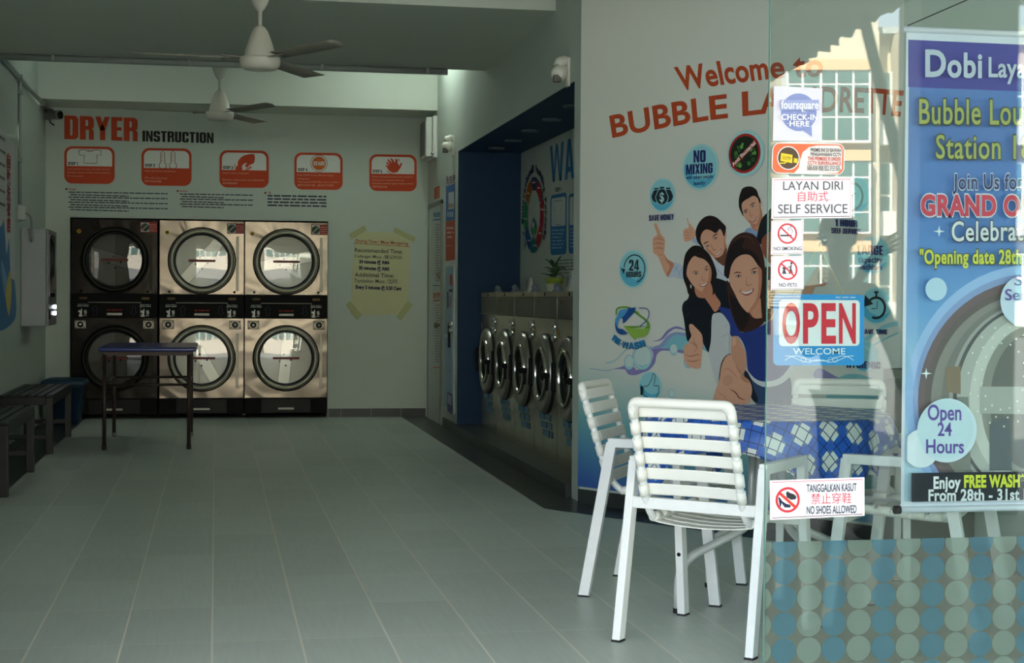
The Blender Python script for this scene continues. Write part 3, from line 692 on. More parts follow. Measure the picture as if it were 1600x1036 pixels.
    # stickers and fittings
    d = Decal(LP(-.002), px=False); d.rect(.238, ZT-.118, .398, ZT-.018, (150, 36, 34)); d.rect(.246, ZT-.112, .322, ZT-.024, (206, 206, 196)); d.circ((.284, ZT-.068), .038, (58, 70, 50)); d.line([(.262, ZT-.09), (.306, ZT-.046)], .008, (206, 206, 196))
    for k in range(4): d.words(.328, ZT-.046-.02*k, .392, -.008, (210, 150, 140), 20+k)
    lbuild(d, 'warning_sticker', t)
    d = Decal(LP(-.002), px=False); d.circ((-.33, ZT-.115), .02, (206, 158, 30), 18); d.circ((-.33, ZT-.115), .011, (140, 104, 20), 14); lbuild(d, 'round_sticker', t)
    for sx in (-1, 1):
        b = MB(); cx = .318*sx; cz = Z2-.062
        b.box((cx-.055, -.004, cz-.042), (cx+.055, 0, cz+.042)); cl = b.build('lock_plate', black, t, True)
        b = MB(); b.box((cx-.05, -.007, cz-.036), (cx+.05, -.003, cz+.036)); b.build('lock_face', M('lock_plate_pale', (190, 180, 160), .4, .3), cl, True)
        b = MB(); b.lathe([(0, -.016), (.012, -.016), (.013, -.009)], 16, axis_mtx((cx, 0, cz), (0, 1, 0)), 1); b.lathe([(.014, -.009), (.017, -.013), (.028, -.013), (.03, -.006)], 24, axis_mtx((cx, 0, cz), (0, 1, 0)), 0)
        for px_, pz_ in ((-.038, .026), (.038, .026), (-.038, -.026), (.038, -.026)): b.lathe([(0, -.010), (.006, -.009), (.006, -.006)], 8, axis_mtx((cx+px_, 0, cz+pz_), (0, 1, 0)))
        b.build('lock_cylinder', [black, chrome], cl, True)
        b = MB()
        for zz in (Z1+.02,): b.lathe([(0, -.008), (.011, -.006), (.012, 0)], 12, axis_mtx((.31*sx, 0, zz), (0, 1, 0)))
        b.build('bolt', black, t, True)
    b = MB(); b.box((-w2, -.002, .045), (w2, .03, Z3-.004), .002)
    for k in range(11):
        for x0 in (-w2+.012, .245): b.box((x0, -.006, .06+.012*k), (x0+.142, -.001, .064+.012*k))
    kp = b.build('kick_panel', black, t, True)
    b = MB(); b.box((-.24, -.008, .052), (.24, -.001, Z3-.012), .002); b.build('lint_drawer', M('black_gloss', (7, 8, 10), .4, 0, .1, 8, .2), kp, True)
    b = MB(); b.box((-.078, -.022, .082), (.078, -.007, .104), .008); b.build('drawer_handle', ivory, kp, True)
    return t
make_dryer(-.953, 'stainless stacked dryer in shade-darkened colours at the left end of the row of three', steel_shaded, ring_shaded, .3)
make_dryer(-.132, 'bright stainless stacked dryer in the middle of the row, behind the blue topped table', steel, ringm, -.85)
make_dryer(.679, 'bright stainless stacked dryer at the right end of the row, next to bare wall', steel, ringm, -.22)

# ================================================================ right wall: machine panel, posters, speaker, sensors
def rr(x0, y0, x1, y1):                              # rectangle on the right wall from two pixels
    a = PR.P(x0, y0); c = PR.P(x1, y1); return a[0], c[0], min(a[1], c[1]), max(a[1], c[1])
vm = thing('vending_machine', 'slim blue fronted soap vending machine let into the right wall beside the navy alcove', 'vending machine', (XR, 13.78, 0))
y0v, y1v = 14.09, 13.56
b = MB(); b.box((XR-.014, y1v, .16), (XR-.001, y0v, 1.52)); b.build('surround', M('machine_white', (198, 206, 206), .4), vm)
blu = M('machine_blue', (128, 164, 196), .35, 0, .05, 5)
b = MB(); b.box((XR-.022, y1v+.05, .86), (XR-.012, y0v-.05, 1.47), .004); up_ = b.build('upper_door', blu, vm)
b = MB(); b.box((XR-.022, y1v+.05, .20), (XR-.012, y0v-.05, .83), .004); lo_ = b.build('lower_door', blu, vm)
PV = Plane((XR-.0225, 0, 0), (0, -1, 0), (-1, 0, 0))
d = Decal(PV); d.rect(703, 429, 707, 446, (190, 60, 50)); d.rect(699, 462, 706, 480, (150, 150, 176)); d.rect(698.5, 456, 701, 482, (70, 74, 100))
for k in range(4): d.line([(699, 464+4*k), (706, 464+4*k)], .7, (110, 110, 140))
d.rect(702, 452, 707.5, 456, (36, 40, 60)); d.build('control_print', up_)
b = MB(); cs = PV.P(702, 524); b.box((XR-.03, -cs[0]-.05, cs[1]-.11), (XR-.02, -cs[0]+.05, cs[1]+.11), .003); b.build('coin_slot', black, up_)
b = MB(); cs = PV.P(706, 506)
for k in (0, 1): b.lathe([(0, .03), (.018, .026), (.02, 0)], 16, axis_mtx((XR-.022, -cs[0], cs[1]-.055*k), (-1, 0, 0)))
b.build('return_button', chrome, up_)
d = Decal(PV); d.line([(700, 576), (701, 580), (704, 580)], 1.2, (90, 130, 190)); d.poly([(699, 612), (706.5, 616), (706.5, 648), (699, 642)], (96, 100, 160)); d.poly([(700, 616), (705.5, 619), (705.5, 634), (700, 630)], (180, 184, 210)); d.build('pocket_print', lo_)
pp = thing('wall_poster', 'narrow blue over red price poster above the vending machine', 'poster', (XR, 13.8, 1.9))
u0, u1, v0, v1 = rr(696, 420, 713, 268)
o = sheet(PR, [(u0, v0), (u1, v0), (u1, v1), (u0, v1)], .003, 'backing', ink((205, 206, 202)), pp)
d = Decal(PR, h=.004)
for k in range(3): d.tbox('洗衣液'[k], 697.5+5*k, 287-1*k, 702+5*k, 277-1*k, (96, 60, 74), .02)
d.poly([(697.5, 291), (711.8, 287), (711.8, 343), (697.5, 346)], (58, 116, 186)); d.poly([(701.5, 301), (710.5, 299), (710.5, 326), (701.5, 327)], (206, 212, 214))
for k in range(3): d.rect(702+2.8*k, 318, 704+2.8*k, 325, (180, 140, 80)); d.rect(700+3.6*k, 331, 702+3.6*k, 339, (190, 206, 220))
d.poly([(697.5, 346.5), (711.8, 343.5), (711.8, 406), (697.5, 408)], (196, 72, 54))
for k in range(3): d.words(699+.5*k, 358+7*k, 710, 3, (226, 190, 180), 30+k)
d.words(699, 385, 708, 1.6, (220, 150, 136), 9); d.build('print', pp)
def doorposter(label, y0, y1, c1, c2, hd):
    t = thing('door_poster', label, 'poster', (XR-.012, 14.8, 1.2))
    PD = Plane((XR-.0125, 0, 0), (0, -1, 0), (-1, 0, 0))
    d = Decal(PD); d.poly([(676, y0+1), (689.5, y0-2), (689, y1-1), (675.5, y1+1)], (212, 216, 212)); d.build('paper', t)
    d = Decal(PD, h=.002); d.tbox(hd, 677, y0+10, 688.5, y0+2.5, c1, .04, -1.5); d.poly([(677, y0+13), (688.8, y0+11.5), (688.8, y0+13.5), (677, y0+15)], c1); d.rect(676.5, y1-3.5, 688.6, y1-2, c1)
    for k in range(int((y1-y0-26)/4)): d.words(681.5, y0+22+4*k, 688.5, 1.5, (150, 154, 160), k, -.5)
    for k in range(3): d.circ((679, y0+30+k*(y1-y0)/3.6), 5, c2, 20, 3.4, 100, 260)
    d.build('print', t)
doorposter('blue headed washing instruction sheet on the upper half of the service door', 330, 449, (58, 130, 176), (90, 160, 190), 'WASHER')
doorposter('orange headed dryer instruction sheet on the lower half of the service door', 456, 577, (206, 96, 60), (206, 120, 80), 'DRYER')
u0, u1, v0, v1 = rr(679, 312, 687, 290); ss = thing('small_sign', 'small orange sign on the wall above the service door', 'sign', (XR, 14.7, 2.15))
sheet(PR, [(u0, v0), (u1, v0), (u1, v1), (u0, v1)], .004, 'plate', ink((196, 84, 48)), ss)
d = Decal(PR, h=.005); d.circ((682, 301), 4, (120, 60, 40))
for k in range(4): d.words(683.6, 296+3.6*k, 686.6, 1.3, (220, 160, 140), k)
d.build('print', ss)
sp = thing('wall_speaker', 'white wall speaker with a grey grille high beside the back corner', 'speaker', (XR, 14.95, 2.74))
b = MB(); b.box((XR-.045, 14.74, 2.53), (XR-.001, 15.22, 2.93), .01); b.build('cabinet', M('speaker_white', (222, 224, 216), .4), sp)
b = MB(); b.prism([(XR-.05, 14.78, 2.545), (XR-.05, 15.2, 2.545), (XR-.05, 15.2, 2.92), (XR-.05, 14.78, 2.92)], (-.05, .02, 0)); b.build('front_frame', MC['speaker_white'], sp)
b = MB(); b.box((XR-.108, 14.84, 2.57), (XR-.099, 15.19, 2.89)); b.build('grille', M('grille_grey', (132, 132, 124), .6, 0, .3, 160), sp)
b = MB(); b.lathe([(0, .012), (.016, .01), (.017, 0)], 14, axis_mtx((XR-.045, 14.75, 2.57), (-1, -1, 0))); b.build('knob', chrome, sp)
def motion_sensor(px, py, label):
    u, v = PR.P(px, py); y = -u
    t = thing('motion_sensor', label, 'sensor', (XR, y, v), group='motion sensors on the right wall')
    wh = M('sensor_white', (226, 224, 212), .4)
    b = MB(); b.box((-.02, -.035, -.10), (-.001, .035, .075), .008); b.build('wall_plate', wh, t, True)
    b = MB(); b.tube([(-.01, 0, .05), (-.035, -.004, .056), (-.06, -.008, .045), (-.07, -.01, .02)], [.03, .032, .034, .034], 14); b.build('arm', wh, t, True)
    b = MB(); b.lathe([(0, .052), (.03, .05), (.046, .035), (.05, 0), (.046, -.035), (.03, -.05), (0, -.052)], 24, axis_mtx((-.062, -.012, -.02), (-.6, -.6, -.5))); h_ = b.build('head', wh, t, True)
    b = MB(); b.box((-.108, -.06, -.078), (-.062, -.015, -.036), .006); b.build('window', M('sensor_lens', (96, 92, 84), .25), h_, True)
    return t
motion_sensor(709.5, 226, 'white motion sensor on the right wall at the far end of the alcove')
motion_sensor(890, 110, 'white motion sensor on the right wall near the mural corner, above the alcove')

# ================================================================ washers in the alcove
wsteel = steel_mat((lambda m: (setattr(m, 'use_nodes', True), m)[1])(bpy.data.materials.new('washer_steel')), (204, 198, 182), .24, .12)
wring = M('washer_ring', (170, 167, 156), .28, .85, .04, 5); wpanel = M('washer_panel', (108, 105, 96), .38, .4, .06, 8)
def make_washer(label):
    t = thing('washing_machine', label, 'washing machine', (XR+.16, 12.742, .08), -math.pi/2, group='front loading washers in the navy alcove')
    w2 = .376; H_ = 1.153; zc = .585
    b = MB(); ring_hole(b, 0, zc, .225, -w2, w2, 0, .968, 0, .2)
    b.box((-w2, .001, 0), (-w2+.004, .385, H_)); b.box((w2-.004, .001, 0), (w2, .385, H_)); b.box((-w2, .001, H_-.004), (w2, .385, H_)); b.box((-w2, .38, 0), (w2, .385, H_))
    b.build('cabinet', wsteel, t, True, recalc=False)
    b = MB(); b.box((-w2+.003, -.006, .972), (w2-.003, .01, 1.112), .002); cp = b.build('control_panel', wpanel, t, True)
    d = Decal(LP(-.0065), px=False)
    d.tbox('00', -.26, 1.07, -.2, 1.09, (110, 40, 34), .02)
    for k in range(3): d.words(.06, 1.0+.018*k, .13, -.01, (150, 148, 140), k); d.circ((.2, 1.0+.018*k), .004, (150, 148, 140), 8)
    d.rect(.09, 1.075, .105, 1.095, (140, 138, 130)); d.words(-.27, 1.0, -.18, -.009, (120, 118, 112), 8); lbuild(d, 'panel_print', cp)
    b = MB(); b.box((-w2+.003, -.003, 1.116), (w2-.003, .01, H_-.002)); ts = b.build('top_strip', M('strip_steel', (186, 178, 162), .3, .9), t, True)
    b = MB(); b.box((-.045, -.006, 1.122), (-.02, -.002, 1.146)); b.build('coin_slot', black, ts, True)
    dr = MB(); dr.lathe([(.186, .0), (.188, -.030), (.206, -.034), (.240, -.042), (.258, -.042), (.268, -.030), (.272, 0)], 56, axis_mtx((0, 0, zc), (0, 1, 0))); do = dr.build('door', wring, t, True)
    b = MB(); b.lathe([(0, -.005), (.07, -.010), (.13, -.020), (.172, -.026)], 40, axis_mtx((0, 0, zc), (0, 1, 0))); b.build('door_glass', M('washer_glass', (26, 30, 30), .06, 0, .05, 3, .9), do, True)
    b = MB(); b.lathe([(.165, -.012), (.166, -.046), (.174, -.056), (.184, -.054), (.190, -.044), (.190, -.02)], 56, axis_mtx((0, 0, zc), (0, 1, 0))); b.build('door_rim', M('washer_rim', (206, 202, 190), .16, 1.0, .03, 5), do, True)
    b = MB(); b.lathe([(.2735, 0), (.2735, -.012), (.279, -.012), (.279, 0)], 56, axis_mtx((0, 0, zc), (0, 1, 0))); b.build('door_seal', rubber, do, True)
    b = MB(); b.lathe([(.167, -.034), (.162, -.036), (.156, -.028), (.160, -.018)], 48, axis_mtx((0, 0, zc), (0, 1, 0))); b.build('door_gasket', rubber, do, True)
    b = MB(); b.box((.222, -.088, zc-.018), (.318, -.044, zc+.020), .008); b.box((.285, -.070, zc-.10), (.305, -.046, zc), .006); b.build('door_handle', black, do, True)
    b = MB(); b.box((-.325, -.06, zc-.10), (-.268, -.005, zc+.10), .012); b.build('hinge', black, do, True)
    for z in (.915, .845):
        b = MB(); b.lathe([(0, -.012), (.014, -.012), (.016, -.004), (.02, -.004), (.022, -.018), (.03, -.018), (.032, 0)], 24, axis_mtx((.275, 0, z), (0, 1, 0))); b.build('lock', chrome, t, True)
    b = MB(); b.box((.255, -.003, .86), (.295, 0, .90)); b.build('lock_plate', wpanel, t, True)
    d = Decal(LP(-.002), px=False); d.rect(-.365, .84, -.345, .90, (186, 150, 60)); lbuild(d, 'yellow_sticker', t)
    d = Decal(LP(-.002), px=False)  # rows of blue dashes low on the front
    for k in range(3): d.words(-.2+.06*k, .265-.055*k, .18+.03*k, -.045, (98, 136, 158), 40+k)
    lbuild(d, 'blue_dashes', t)
    b = MB(); b.prism([(.06, .03, H_), (.13, .03, H_), (.13, .09, H_), (.06, .09, H_)], (0, 0, .012)); b.tube([(.09, .06, H_+.01), (.09, .06, H_+.03), (.075, .05, H_+.045)], [.03, .024, .02], 10); b.build('soap_inlet', M('inlet_grey', (110, 122, 130), .5), t, True)
    return t
WLAB = ['stainless front loading washer at the far end, against the navy side wall', 'second stainless front loading washer from the navy side wall', 'middle stainless front loading washer of the alcove row, third of five',
        'stainless front loading washer second from the mural corner', 'stainless front loading washer half hidden behind the mural corner']
w0 = make_washer(WLAB[0])
for i in range(1, 5): dup(w0, (XR+.16, 12.742-.759*i, .08), label=WLAB[i])
# downlights
for i, (px, py) in enumerate(((776, 231), (802, 219), (829, 203.5), (862, 186), (896, 165))):
    dd = ray(px, py); p = CAM+dd*((ZO-.006-CH)/dd.z)
    LD = ['farthest recessed downlight in the navy alcove ceiling', 'second recessed downlight from the far end of the navy alcove ceiling', 'middle recessed downlight of the navy alcove ceiling', 'recessed downlight second nearest the mural corner in the navy alcove ceiling', 'recessed downlight nearest the mural corner in the navy alcove ceiling']
    t = thing('downlight', LD[i], 'light', p, group='downlights in the alcove ceiling')
    b = MB(); b.lathe([(.045, -.002), (.05, -.012), (.066, -.012), (.07, 0)], 28, Matrix.Translation(p)); b.build('rim', M('downlight_rim', (96, 106, 114), .4), t)
    b = MB(); b.lathe([(0, -.003), (.046, -.003)], 24, Matrix.Translation(p)); b.build('lens', M('downlight_lens', (70, 80, 88), .4), t)
# alcove back wall print
BL = (30, 116, 178)
d = Decal(PA); d.text('WASHER', [(860, 285), (958, 268)], [(859.5, 229), (958, 190)], BL, 'B'); printed(d, 'wall_lettering', 'big blue WASHER lettering on the alcove back wall, cut off by the mural corner', 'lettering')
for k in range(2):
    x0 = 860+28.5*k; x1 = x0+25.5; dy = -6.5*k*.35
    d = Decal(PA); d.rrect((x0, 399+dy), (x1, 397+dy), (x1, 302+dy-2), (x0, 306+dy), .12, BL); d.rrect((x0+1.8, 354+dy), (x1-1.8, 352.5+dy), (x1-1.8, 307+dy), (x0+1.8, 310.5+dy), .1, (214, 222, 220))
    d.tbox('STEP %d' % (k+1), x0+8, 301+dy-1, x0+17, 294.5+dy-1, BK, 'B', -1)
    for j in range(6): d.words(x0+2.2, 361+5.5*j+dy, x1-3-(j % 3)*2, 2, (150, 190, 214), j+k, -.5)
    o = printed(d, 'instruction_sticker', ['blue STEP 1 sticker with an outlined shirt on the alcove back wall', 'blue STEP 2 sticker half hidden by the mural corner on the alcove wall'][k], 'sticker', 'blue washer step stickers')
    d = Decal(PA, h=.004)
    if k == 0: d.line([(866, 316), (870, 313), (873, 314.5), (876, 312), (879.5, 315), (879, 327), (877, 327), (877, 351), (868.5, 351.5), (868.5, 328), (866, 328), (866, 316)], .9, (90, 100, 104))
    else: d.line([(898, 312), (896, 320), (896, 335), (899, 340)], .9, (90, 100, 104))
    d.build('pictogram', o)
# round formula logo
d = Decal(PA)
s1 = 'New Innovational Washing Formula'; n = len(s1); C0 = PA.P(835.5, 336); 
def ell(a, k): 
    return (835.5+17.8*k*math.sin(a), 336 - 69*k*math.cos(a) + 2.5*math.sin(a)*-1)
for i, ch in enumerate(s1):
    if ch == ' ': continue
    a = math.radians(-128+250*i/(n-1)); da = math.radians(3.3)
    d.text(ch, [ell(a-da, .98), ell(a+da, .98)], [ell(a-da, 1.14), ell(a+da, 1.14)], (36, 54, 92), .05)
seg = [(-62, -20, (206, 110, 36)), (-14, 18, (58, 56, 110)), (22, 62, (176, 40, 44)), (68, 112, (190, 40, 70)), (116, 152, (196, 44, 40)), (158, 196, (30, 116, 116)), (202, 242, (30, 84, 150)), (248, 292, (40, 140, 80))]
for a0, a1, c in seg:
    aa = [math.radians(a0+(a1-a0)*k/8) for k in range(9)]
    d.poly([ell(a, .86) for a in aa]+[ell(aa[-1]+.12, .72)]+[ell(a, .56) for a in aa[::-1]], c)
    d.words(ell(aa[3], .72)[0]-2, ell(aa[3], .72)[1], ell(aa[3], .72)[0]+3, 2.5, (220, 214, 206), int(a0))
d.poly([(835.5, 341), (838.5, 349), (840, 358), (837.5, 366), (833.5, 366), (831.5, 358), (833, 349)], (40, 110, 140), True); d.poly([(835.5, 346), (837.5, 353), (837.5, 360), (834.5, 360), (833.5, 352)], (214, 222, 216), True); d.poly([(837, 353), (840, 362), (836, 366), (834, 361)], (80, 160, 60), True)
d.tbox('A-TECH'[0:1], 833.5, 376, 837.5, 369, (70, 70, 130), .03)
printed(d, 'formula_logo', 'round logo of coloured arrows ringed with blue lettering on the alcove wall', 'logo')
d = Decal(PA)
for k in range(5): d.words(872, 408+5*k, 898, 1.8, (120, 120, 116), 60+k, -1.5)
printed(d, 'printed_paragraph', 'small grey print on the alcove wall below the blue step stickers', 'notice')
# things standing on the washers
xk = XR+.16+.30
def on_washers(px, dx): 
    dd = ray(px, 450); return CAM+dd*((XR+.16+dx)/dd.x)
p = on_washers(866, .24); pot = thing('potted_plant', 'leafy green plant in a small lime banded pot on top of the washers', 'plant', (p.x, p.y, 1.234))
b = MB(); b.lathe([(0, 0), (.050, 0), (.056, .004), (.064, .10), (.066, .105), (.060, .105), (.055, .09), (0, .088)], 28); b.build('pot', M('pot_cream', (206, 210, 186), .5), pot, True)
b = MB(); b.lathe([(.0605, .062), (.0625, .062), (.0665, .106), (.0645, .106)], 28); b.build('pot_band', M('pot_lime', (150, 170, 60), .5), pot, True)
b = MB(); b.lathe([(0, .092), (.055, .09)], 20); b.build('soil', M('soil', (60, 46, 34), .9), pot, True)
rg = random.Random(4); leaf = M('leaf_green', (58, 98, 48), .45, 0, .25, 20)
for i in range(26):
    a = rg.uniform(0, 6.28); L_ = rg.uniform(.07, .13); up_ = rg.uniform(.25, 1.5); z0 = .10+rg.uniform(0, .10)
    dr_ = Vector((math.cos(a)*math.cos(up_), math.sin(a)*math.cos(up_), math.sin(up_))); sd_ = dr_.cross(Vector((0, 0, 1))).normalized()
    p0 = Vector((math.cos(a)*.012, math.sin(a)*.012, z0)); b = MB(); rows = []
    for k in range(6):
        t_ = k/5; wd = .017*math.sin(math.pi*min(1, .08+t_*.92))+.0008; c = p0+dr_*L_*t_+Vector((0, 0, -.045*t_*t_))
        rows.append([b.bm.verts.new(c-sd_*wd+Vector((0, 0, .004))), b.bm.verts.new(c), b.bm.verts.new(c+sd_*wd+Vector((0, 0, .004)))])
    for r0, r1 in zip(rows, rows[1:]):
        for q in (0, 1): f = b.bm.faces.new((r0[q], r0[q+1], r1[q+1], r1[q])); f.smooth = True
    o = b.build('leaf', leaf, pot, True); md = o.modifiers.new('thickness', 'SOLIDIFY'); md.thickness = .0012
b = MB()
for k in range(4): b.tube([(0, 0, .09), (.01*math.cos(k*1.7), .01*math.sin(k*1.7), .21)], .003, 6)
b.build('stem', M('stem_green', (84, 110, 60), .6), pot, True)
def tent(px, h_, label, tone):
    p = on_washers(px, .30); t = thing('table_card', label, 'sign', (p.x, p.y, 1.234), group='white cards standing on the washers')
    b = MB(); b.prism([(-.02, -.05, 0), (.035, -.05, 0), (.012, -.05, h_)], (0, .10, 0)); b.build('card', M('card_white', (224, 226, 222), .6), t, True)
    PT = Plane((p.x-.021, 0, 1.234), (0, -1, 0), (-1, 0, 0)); d = Decal(PT, px=False, h=.002)
    b = MB()
    for k in range(7): b.box((-.0215+.0, -.008, h_*.25+.012*k), (-.0165+.003*k, .03-.004*(k % 3), h_*.25+.005+.012*k))
    b.build('print', ink((96, 98, 100)), t, True)
tent(826.5, .125, 'white folded card on the washers under the round logo', 0)
tent(890, .16, 'taller white folded card on the washers right of the potted plant', 0)

# ================================================================ left wall: coin changer, poster, conduits, camera
cm = thing('coin_changer', 'grey white coin changing cabinet with a dark display mounted on the left wall', 'coin changer', (XL, 13.85, .92))
b = MB(); b.box((XL+.002, 13.49, .924), (XL+.20, 14.18, 1.745), .008); b.build('cabinet', M('changer_white', (172, 176, 180), .35), cm)
b = MB(); b.box((XL+.20, 13.50, .93), (XL+.222, 14.17, 1.74), .006); fd = b.build('front_door', M('changer_grey', (120, 122, 124), .3, .3), cm)
b = MB(); b.box((XL+.222, 13.56, 1.17), (XL+.227, 13.98, 1.70), .002); b.build('display', M('display_dark', (16, 22, 40), .08), fd)
for z in (1.085, 1.03):
    b = MB(); b.box((XL+.222, 13.98, z-.016), (XL+.235, 14.03, z+.016), .004); b.build('button_light', M('lit_button', (235, 245, 255), .3, emit=2.5), fd)
b = MB(); b.box((XL+.222, 13.56, .98), (XL+.23, 13.60, 1.06), .002); b.build('key_lock', black, fd)
lp = thing('wall_poster', 'blue washing poster with red Chinese characters on the left wall', 'poster', (XL, 12.6, 1.7))
u0, v1 = PL_.P(22, 226); v0 = PL_.P(22, 500)[1]
o = sheet(PL_, [(11.4, v0), (u0, v0), (u0, 2.40), (11.4, 2.48)], .004, 'backing', ink((190, 194, 194)), lp)
d = Decal(PL_, h=.006); d.poly([(12.1, 1.40), (12.4, 1.62), (12.6, 1.58), (12.75, 1.5), (u0, 1.40), (u0, v0), (12.1, v0)], (0, 0, 0)) if False else None
d = Decal(PL_, h=.006, px=False)
d.poly([(11.6, v0), (u0-.01, v0+.0), (u0-.01, 1.28), (12.8, 1.34), (12.7, 1.62), (12.55, 1.50), (12.4, 1.75), (12.2, 1.70), (11.6, 1.80)], (46, 108, 160), True)
d.poly([(12.25, 1.45), (12.6, 1.30), (12.7, 1.15), (12.4, 1.2)], (110, 160, 196), True); d.poly([(12.5, 1.18), (12.75, 1.38), (12.85, 1.22), (12.7, 1.02)], (200, 180, 96), True)
for k, ch in enumerate('自助洗衣店'): d.text(ch, [(12.56, 2.18-.125*k), (12.78, 2.185-.125*k)], [(12.56, 2.27-.125*k), (12.78, 2.275-.125*k)], (176, 40, 44), .03)
for k in range(6): d.words(12.15, 2.36-.1*k, 12.46, -.022, (90, 92, 96), k)
d.build('print', lp)
pipe = M('conduit_grey', (156, 164, 158), .45, 0, .05, 10)
t = thing('conduit', 'grey conduit running across the far edge of the dropped ceiling beam', 'conduit', (0, 12.07, 2.95))
b = MB(); b.tube([(XL+.02, 12.075, ZS-.025), (XR-.30, 12.075, ZS-.025)], .024, 12); b.build('pipe', pipe, t)
for x in (-1.2, -.2, .8, 1.62):
    b = MB(); b.box((x-.012, 12.05, ZS-.045), (x+.012, 12.10, ZS), .003); b.build('clip', pipe, t)
t = thing('conduit', 'grey conduit running along the top of the left wall to the back corner', 'conduit', (XL, 13.5, 2.97))
b = MB(); b.tube([(XL+.022, 12.12, ZS-.02), (XL+.022, 15.36, ZS-.02)], .02, 12); b.build('pipe', pipe, t)
for y in (13.2, 14.9):
    b = MB(); b.box((XL, y-.02, ZS-.05), (XL+.05, y+.02, ZS+.0), .004); b.build('clip', pipe, t)
t = thing('conduit', 'upright conduit running down the left wall to the plug box', 'conduit', (XL, 13.32, 2.4))
b = MB(); b.tube([(XL+.016, 13.30, 2.955), (XL+.016, 13.32, 1.93)], .015, 12); b.build('pipe', pipe, t)
for z in (2.85, 2.3):
    b = MB(); b.box((XL, 13.285, z-.02), (XL+.036, 13.345, z+.02), .004); b.build('clip', pipe, t)
t = thing('plug_box', 'white socket box with a looped cable on the left wall above the coin changer', 'socket', (XL, 13.33, 1.85))
b = MB(); b.box((XL, 13.26, 1.80), (XL+.06, 13.40, 1.92), .01); b.build('box', M('socket_white', (196, 200, 196), .4), t)
b = MB(); b.tube(smooth3 := fillet([(XL+.05, 13.33, 1.87), (XL+.10, 13.34, 1.84), (XL+.11, 13.38, 1.64), (XL+.09, 13.44, 1.63), (XL+.07, 13.475, 1.74)], .06), .011, 8); b.build('cable', M('cable_grey', (150, 156, 152), .5), t)
p = PB.W(PB.P(80, 183)); t = thing('security_camera', 'white bullet security camera in the back left corner beside the DRYER lettering', 'camera', (p.x, YB, p.z))
wh = M('camera_white', (150, 154, 148), .45)
b = MB(); b.lathe([(0, .02), (.05, .018), (.055, 0)], 24, axis_mtx((p.x-.01, YB, p.z+.03), (0, -1, 0))); b.build('base', wh, t)
b = MB(); b.tube(fillet([(p.x-.01, YB-.015, p.z+.03), (p.x-.01, YB-.10, p.z+.04), (p.x+.02, YB-.14, p.z)], .03), .014, 10); b.build('bracket', wh, t)
dv = Vector((.75, -.6, -.02)).normalized(); c = Vector((p.x+.02, YB-.16, p.z))
b = MB(); b.lathe([(0, -.08), (.036, -.078), (.04, -.06), (.04, .07), (.044, .072), (.044, .11), (.038, .11)], 24, axis_mtx(c, dv)); b.build('body', wh, t)
b = MB(); b.lathe([(.039, .108), (.036, .10), (0, .10)], 24, axis_mtx(c, dv)); b.build('lens', M('lens_black', (12, 12, 14), .1), t)
b = MB(); b.tube([(p.x-.02, YB-.03, p.z-.01), (p.x+.0, YB-.06, p.z-.06), (p.x+.03, YB-.02, p.z-.08)], .006, 8); b.build('cable', black, t)

# ================================================================ ceiling fans
def fan(name_loc, zc, rot, label, spin_len=.77, pitch=.0):
    x, y, zt = name_loc
    t = thing('ceiling_fan', label, 'fan', (x, y, zt), rot, 'white ceiling fans')
    fw = M('fan_white', (214, 212, 200), .4, 0, .03, 10); bl = M('fan_blade', (150, 146, 134), .45, 0, .06, 12)
    z = zc-zt
    b = MB(); b.lathe([(.0, 0), (.07, 0), (.072, -.02), (.066, -.07), (.042, -.14), (.022, -.17), (.016, -.175)], 28, Matrix.Translation((0, 0, z+.46))); b.build('canopy', fw, t, True)
    b = MB(); b.tube([(0, 0, 0), (0, 0, z+.16)], .0125, 14); b.build('rod', fw, t, True)
    b = MB(); b.lathe([(.014, .20), (.03, .19), (.045, .17), (.075, .09), (.088, .045), (.09, .02)], 32, Matrix.Translation((0, 0, z))); b.build('motor_cover', fw, t, True)
    b = MB(); b.lathe([(.09, .02), (.115, .016), (.118, 0), (.112, -.03), (.095, -.05), (.06, -.054), (0, -.055)], 36, Matrix.Translation((0, 0, z))); b.build('motor', fw, t, True)
    for k in range(3):
        a = 2*math.pi*k/3; mt = Matrix.Rotation(a, 4, 'Z') @ Matrix.Translation((0, 0, z+.012))
        b = MB(); tw = -.22; rows = []
        for i in range(9):
            s_ = i/8; r_ = .17+(spin_len-.17)*s_; w_ = .048+.018*s_-.004*s_*s_
            rows.append([b.bm.verts.new(mt @ Vector((r_-(.035 if (i == 8 and e > 0) else 0), e*w_, e*w_*tw*(1-.4*s_)+h_))) for e, h_ in ((-1, 0), (0, .004), (1, 0))])
        for r0, r1 in zip(rows, rows[1:]):
            for q in (0, 1): f = b.bm.faces.new((r0[q], r0[q+1], r1[q+1], r1[q])); f.smooth = True
        o = b.build('blade', bl, t, True); md = o.modifiers.new('thickness', 'SOLIDIFY'); md.thickness = .004
        b = MB(); b.prism([mt @ Vector(q) for q in ((.10, -.022, -.004), (.22, -.04, -.010), (.22, .04, .006), (.10, .022, 0))], (0, 0, .004)); b.build('blade_iron', bl, o, True)
    return t
fan((.247, 9.10, ZC), 2.545, math.radians(62), 'nearer white ceiling fan with three broad blades')
fan((.028, 13.15, ZC), 2.70, math.radians(62), 'farther white ceiling fan hanging behind the nearer one, before the back wall')
